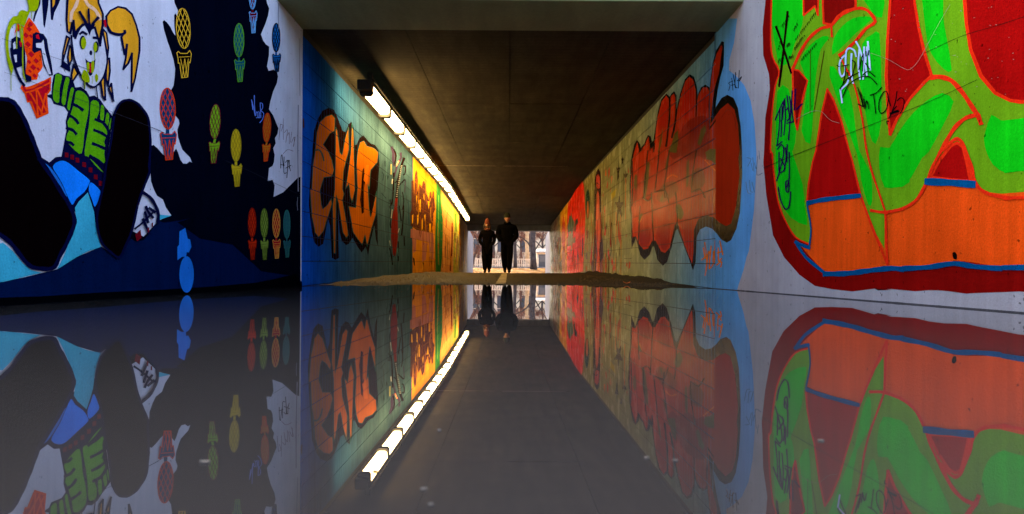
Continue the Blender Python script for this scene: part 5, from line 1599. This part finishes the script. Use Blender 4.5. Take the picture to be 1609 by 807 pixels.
# board fence on a low kerb wall
YF = 58.0
fx0, fx1 = lat(728, YF), lat(845, YF)
kerb = box_obj('kerb_wall', fx0 - 1.5, fx1 + 2.5, YF - .12, YF + .12, gz(YF) - .2, hgt(419.0, YF), plain('grey_kerb', (0.20, 0.19, 0.18), .9), bevel=.02)
tag(kerb, 'low grey kerb wall under the board fence', 'kerb')
fr = empty('board_fence', ((fx0 + fx1)/2, YF, hgt(419, YF))); tag(fr, 'pale weathered board fence across the view beyond the exit', 'fence')
zt, zb_ = hgt(405.5, YF), hgt(419, YF)
hh_ = zt - zb_
v_, f_ = box_data(-.045, .045, -.012, .012, .01, hh_ - .02)
me = bpy.data.meshes.new('board'); me.from_pydata(v_, [], f_); me.materials.append(m_fence)
nbd = int((fx1 - fx0) / .16)
for k in range(nbd):
    o = bpy.data.objects.new('board', me); link(o, fr); o.location = ((k - nbd/2)*.16, -.03, rg.uniform(-.01, .015)); o.rotation_euler = (0, rg.uniform(-.012, .012), 0)
for zz in (.12, hh_ - .10):
    box_obj('rail', -(fx1 - fx0)/2, (fx1 - fx0)/2, -.015, .03, zz, zz + .07, m_fence, fr)
for k in range(4):
    x = -(fx1 - fx0)/2 + k*(fx1 - fx0)/3
    box_obj('post', x - .05, x + .05, .032, .13, -.3, hh_ + .05, m_fence, fr)
# dark-doored shed on the right
YS = 60.0
sx0, sx1 = lat(843.5, YS), lat(866, YS)
sh = empty('shed', ((sx0 + sx1)/2, YS, gz(YS))); tag(sh, 'white garden shed with a dark grey door at the right of the exit', 'shed')
hw_ = (sx1 - sx0)/2; ht = hgt(396, YS) - gz(YS); hb = hgt(421, YS) - gz(YS)
box_obj('wall', -hw_, hw_, 0, 1.8, -.1, ht, m_plaster, sh)
dx0, dx1 = lat(846.5, YS) - (sx0 + sx1)/2, lat(857.5, YS) - (sx0 + sx1)/2
dr = box_obj('door', dx0, dx1, -.03, .02, hb, hgt(399, YS) - gz(YS), m_dark, sh)
box_obj('door_panel', dx0 + .06, dx1 - .06, -.045, -.028, hb + .5, hgt(399, YS) - gz(YS) - .08, plain('grey_panel', (.12, .11, .10), .5), dr)
box_obj('handle', dx0 + .05, dx0 + .09, -.08, -.03, hb + .42, hb + .46, m_house, dr)
for a, b2 in ((dx0 - .07, dx0 - .002), (dx1 + .002, dx1 + .07)):
    box_obj('door_frame', a, b2, -.035, .0, hb - .1, hgt(398, YS) - gz(YS), paint((214, 206, 196), .7), sh)
V = [(-hw_ - .15, -.2, ht - .02), (hw_ + .15, -.2, ht - .02), (hw_ + .15, 2.0, ht + .25), (-hw_ - .15, 2.0, ht + .25)]
V += [(x, y, zz + .09) for x, y, zz in V]
mesh_obj('roof', V, [(0,3,2,1),(4,5,6,7),(0,1,5,4),(1,2,6,5),(2,3,7,6),(3,0,4,7)], paint((214, 206, 196), .6), sh)
# pale building with arched window
YB = 84.0
bx0, bx1 = -9.0, 9.0
bd = empty('plaster_house', (0, YB, gz(YB))); tag(bd, 'long cream plaster house with arched windows far behind the trees', 'house')
zb0 = gz(YB)
H_ = 6.2
box_obj('wall', bx0, bx1, 0, 7, -.3, H_, m_plaster, bd)
V = [(bx0 - .4, -.5, H_ - .05), (bx1 + .4, -.5, H_ - .05), (bx1 + .4, 7.5, H_ - .05), (bx0 - .4, 7.5, H_ - .05), (bx0 - .4, 3.5, H_ + 2.4), (bx1 + .4, 3.5, H_ + 2.4)]
mesh_obj('roof', V, [(0,1,5,4), (2,3,4,5), (0,4,3), (1,2,5), (0,3,2,1)], m_roof, bd)
for k in range(7):
    cx = -7.6 + k*2.53 - .55
    w_, h0, h1 = .62, 1.5, 2.9
    pr = [(-w_, h0), (w_, h0), (w_, h1)] + [(w_*cos(a), h1 + w_*sin(a)) for a in (pi*i/10 for i in range(1, 10))] + [(-w_, h1)]
    n = len(pr)
    V = [(cx + x, -.05, zz) for x, zz in pr] + [(cx + x, .05, zz) for x, zz in pr]
    wn_ = mesh_obj('window', V, [tuple(range(n)), tuple(range(n, 2*n))[::-1]] + [(i, n + i, n + (i+1) % n, (i+1) % n) for i in range(n)], m_glass, bd)
    box_obj('mullion', cx - .03, cx + .03, -.08, -.052, h0, h1 + w_*.95, m_fence, wn_)
    box_obj('transom', cx - w_ + .01, cx + w_ - .01, -.079, -.053, h1 - .03, h1 + .03, m_fence, wn_)
    box_obj('sill', cx - w_ - .1, cx + w_ + .1, -.16, -.002, h0 - .1, h0 - .004, m_fence, wn_)
# leaf litter on the ground outside
V, Fc = [], []
for k in range(5000):
    Y = rg.uniform(47.5, 66); x = rg.uniform(-5, 6)
    if Y < 50 and abs(x) > 2.1: continue
    zz = gz(Y) + .01; r = rg.uniform(.03, .06); a = rg.uniform(0, 6.28); b_ = len(V)
    for q in range(4): V.append((x + r*cos(a + q*pi/2)*(1 if q % 2 else .6), Y + r*sin(a + q*pi/2)*(1 if q % 2 else .6), zz + rg.uniform(0, .03)))
    Fc.append((b_, b_+1, b_+2, b_+3))
ll = mesh_obj('leaf_litter', V, Fc, m_leaf); tag(ll, 'fallen brown leaves over the ground beyond the exit', 'leaves', kind='stuff')
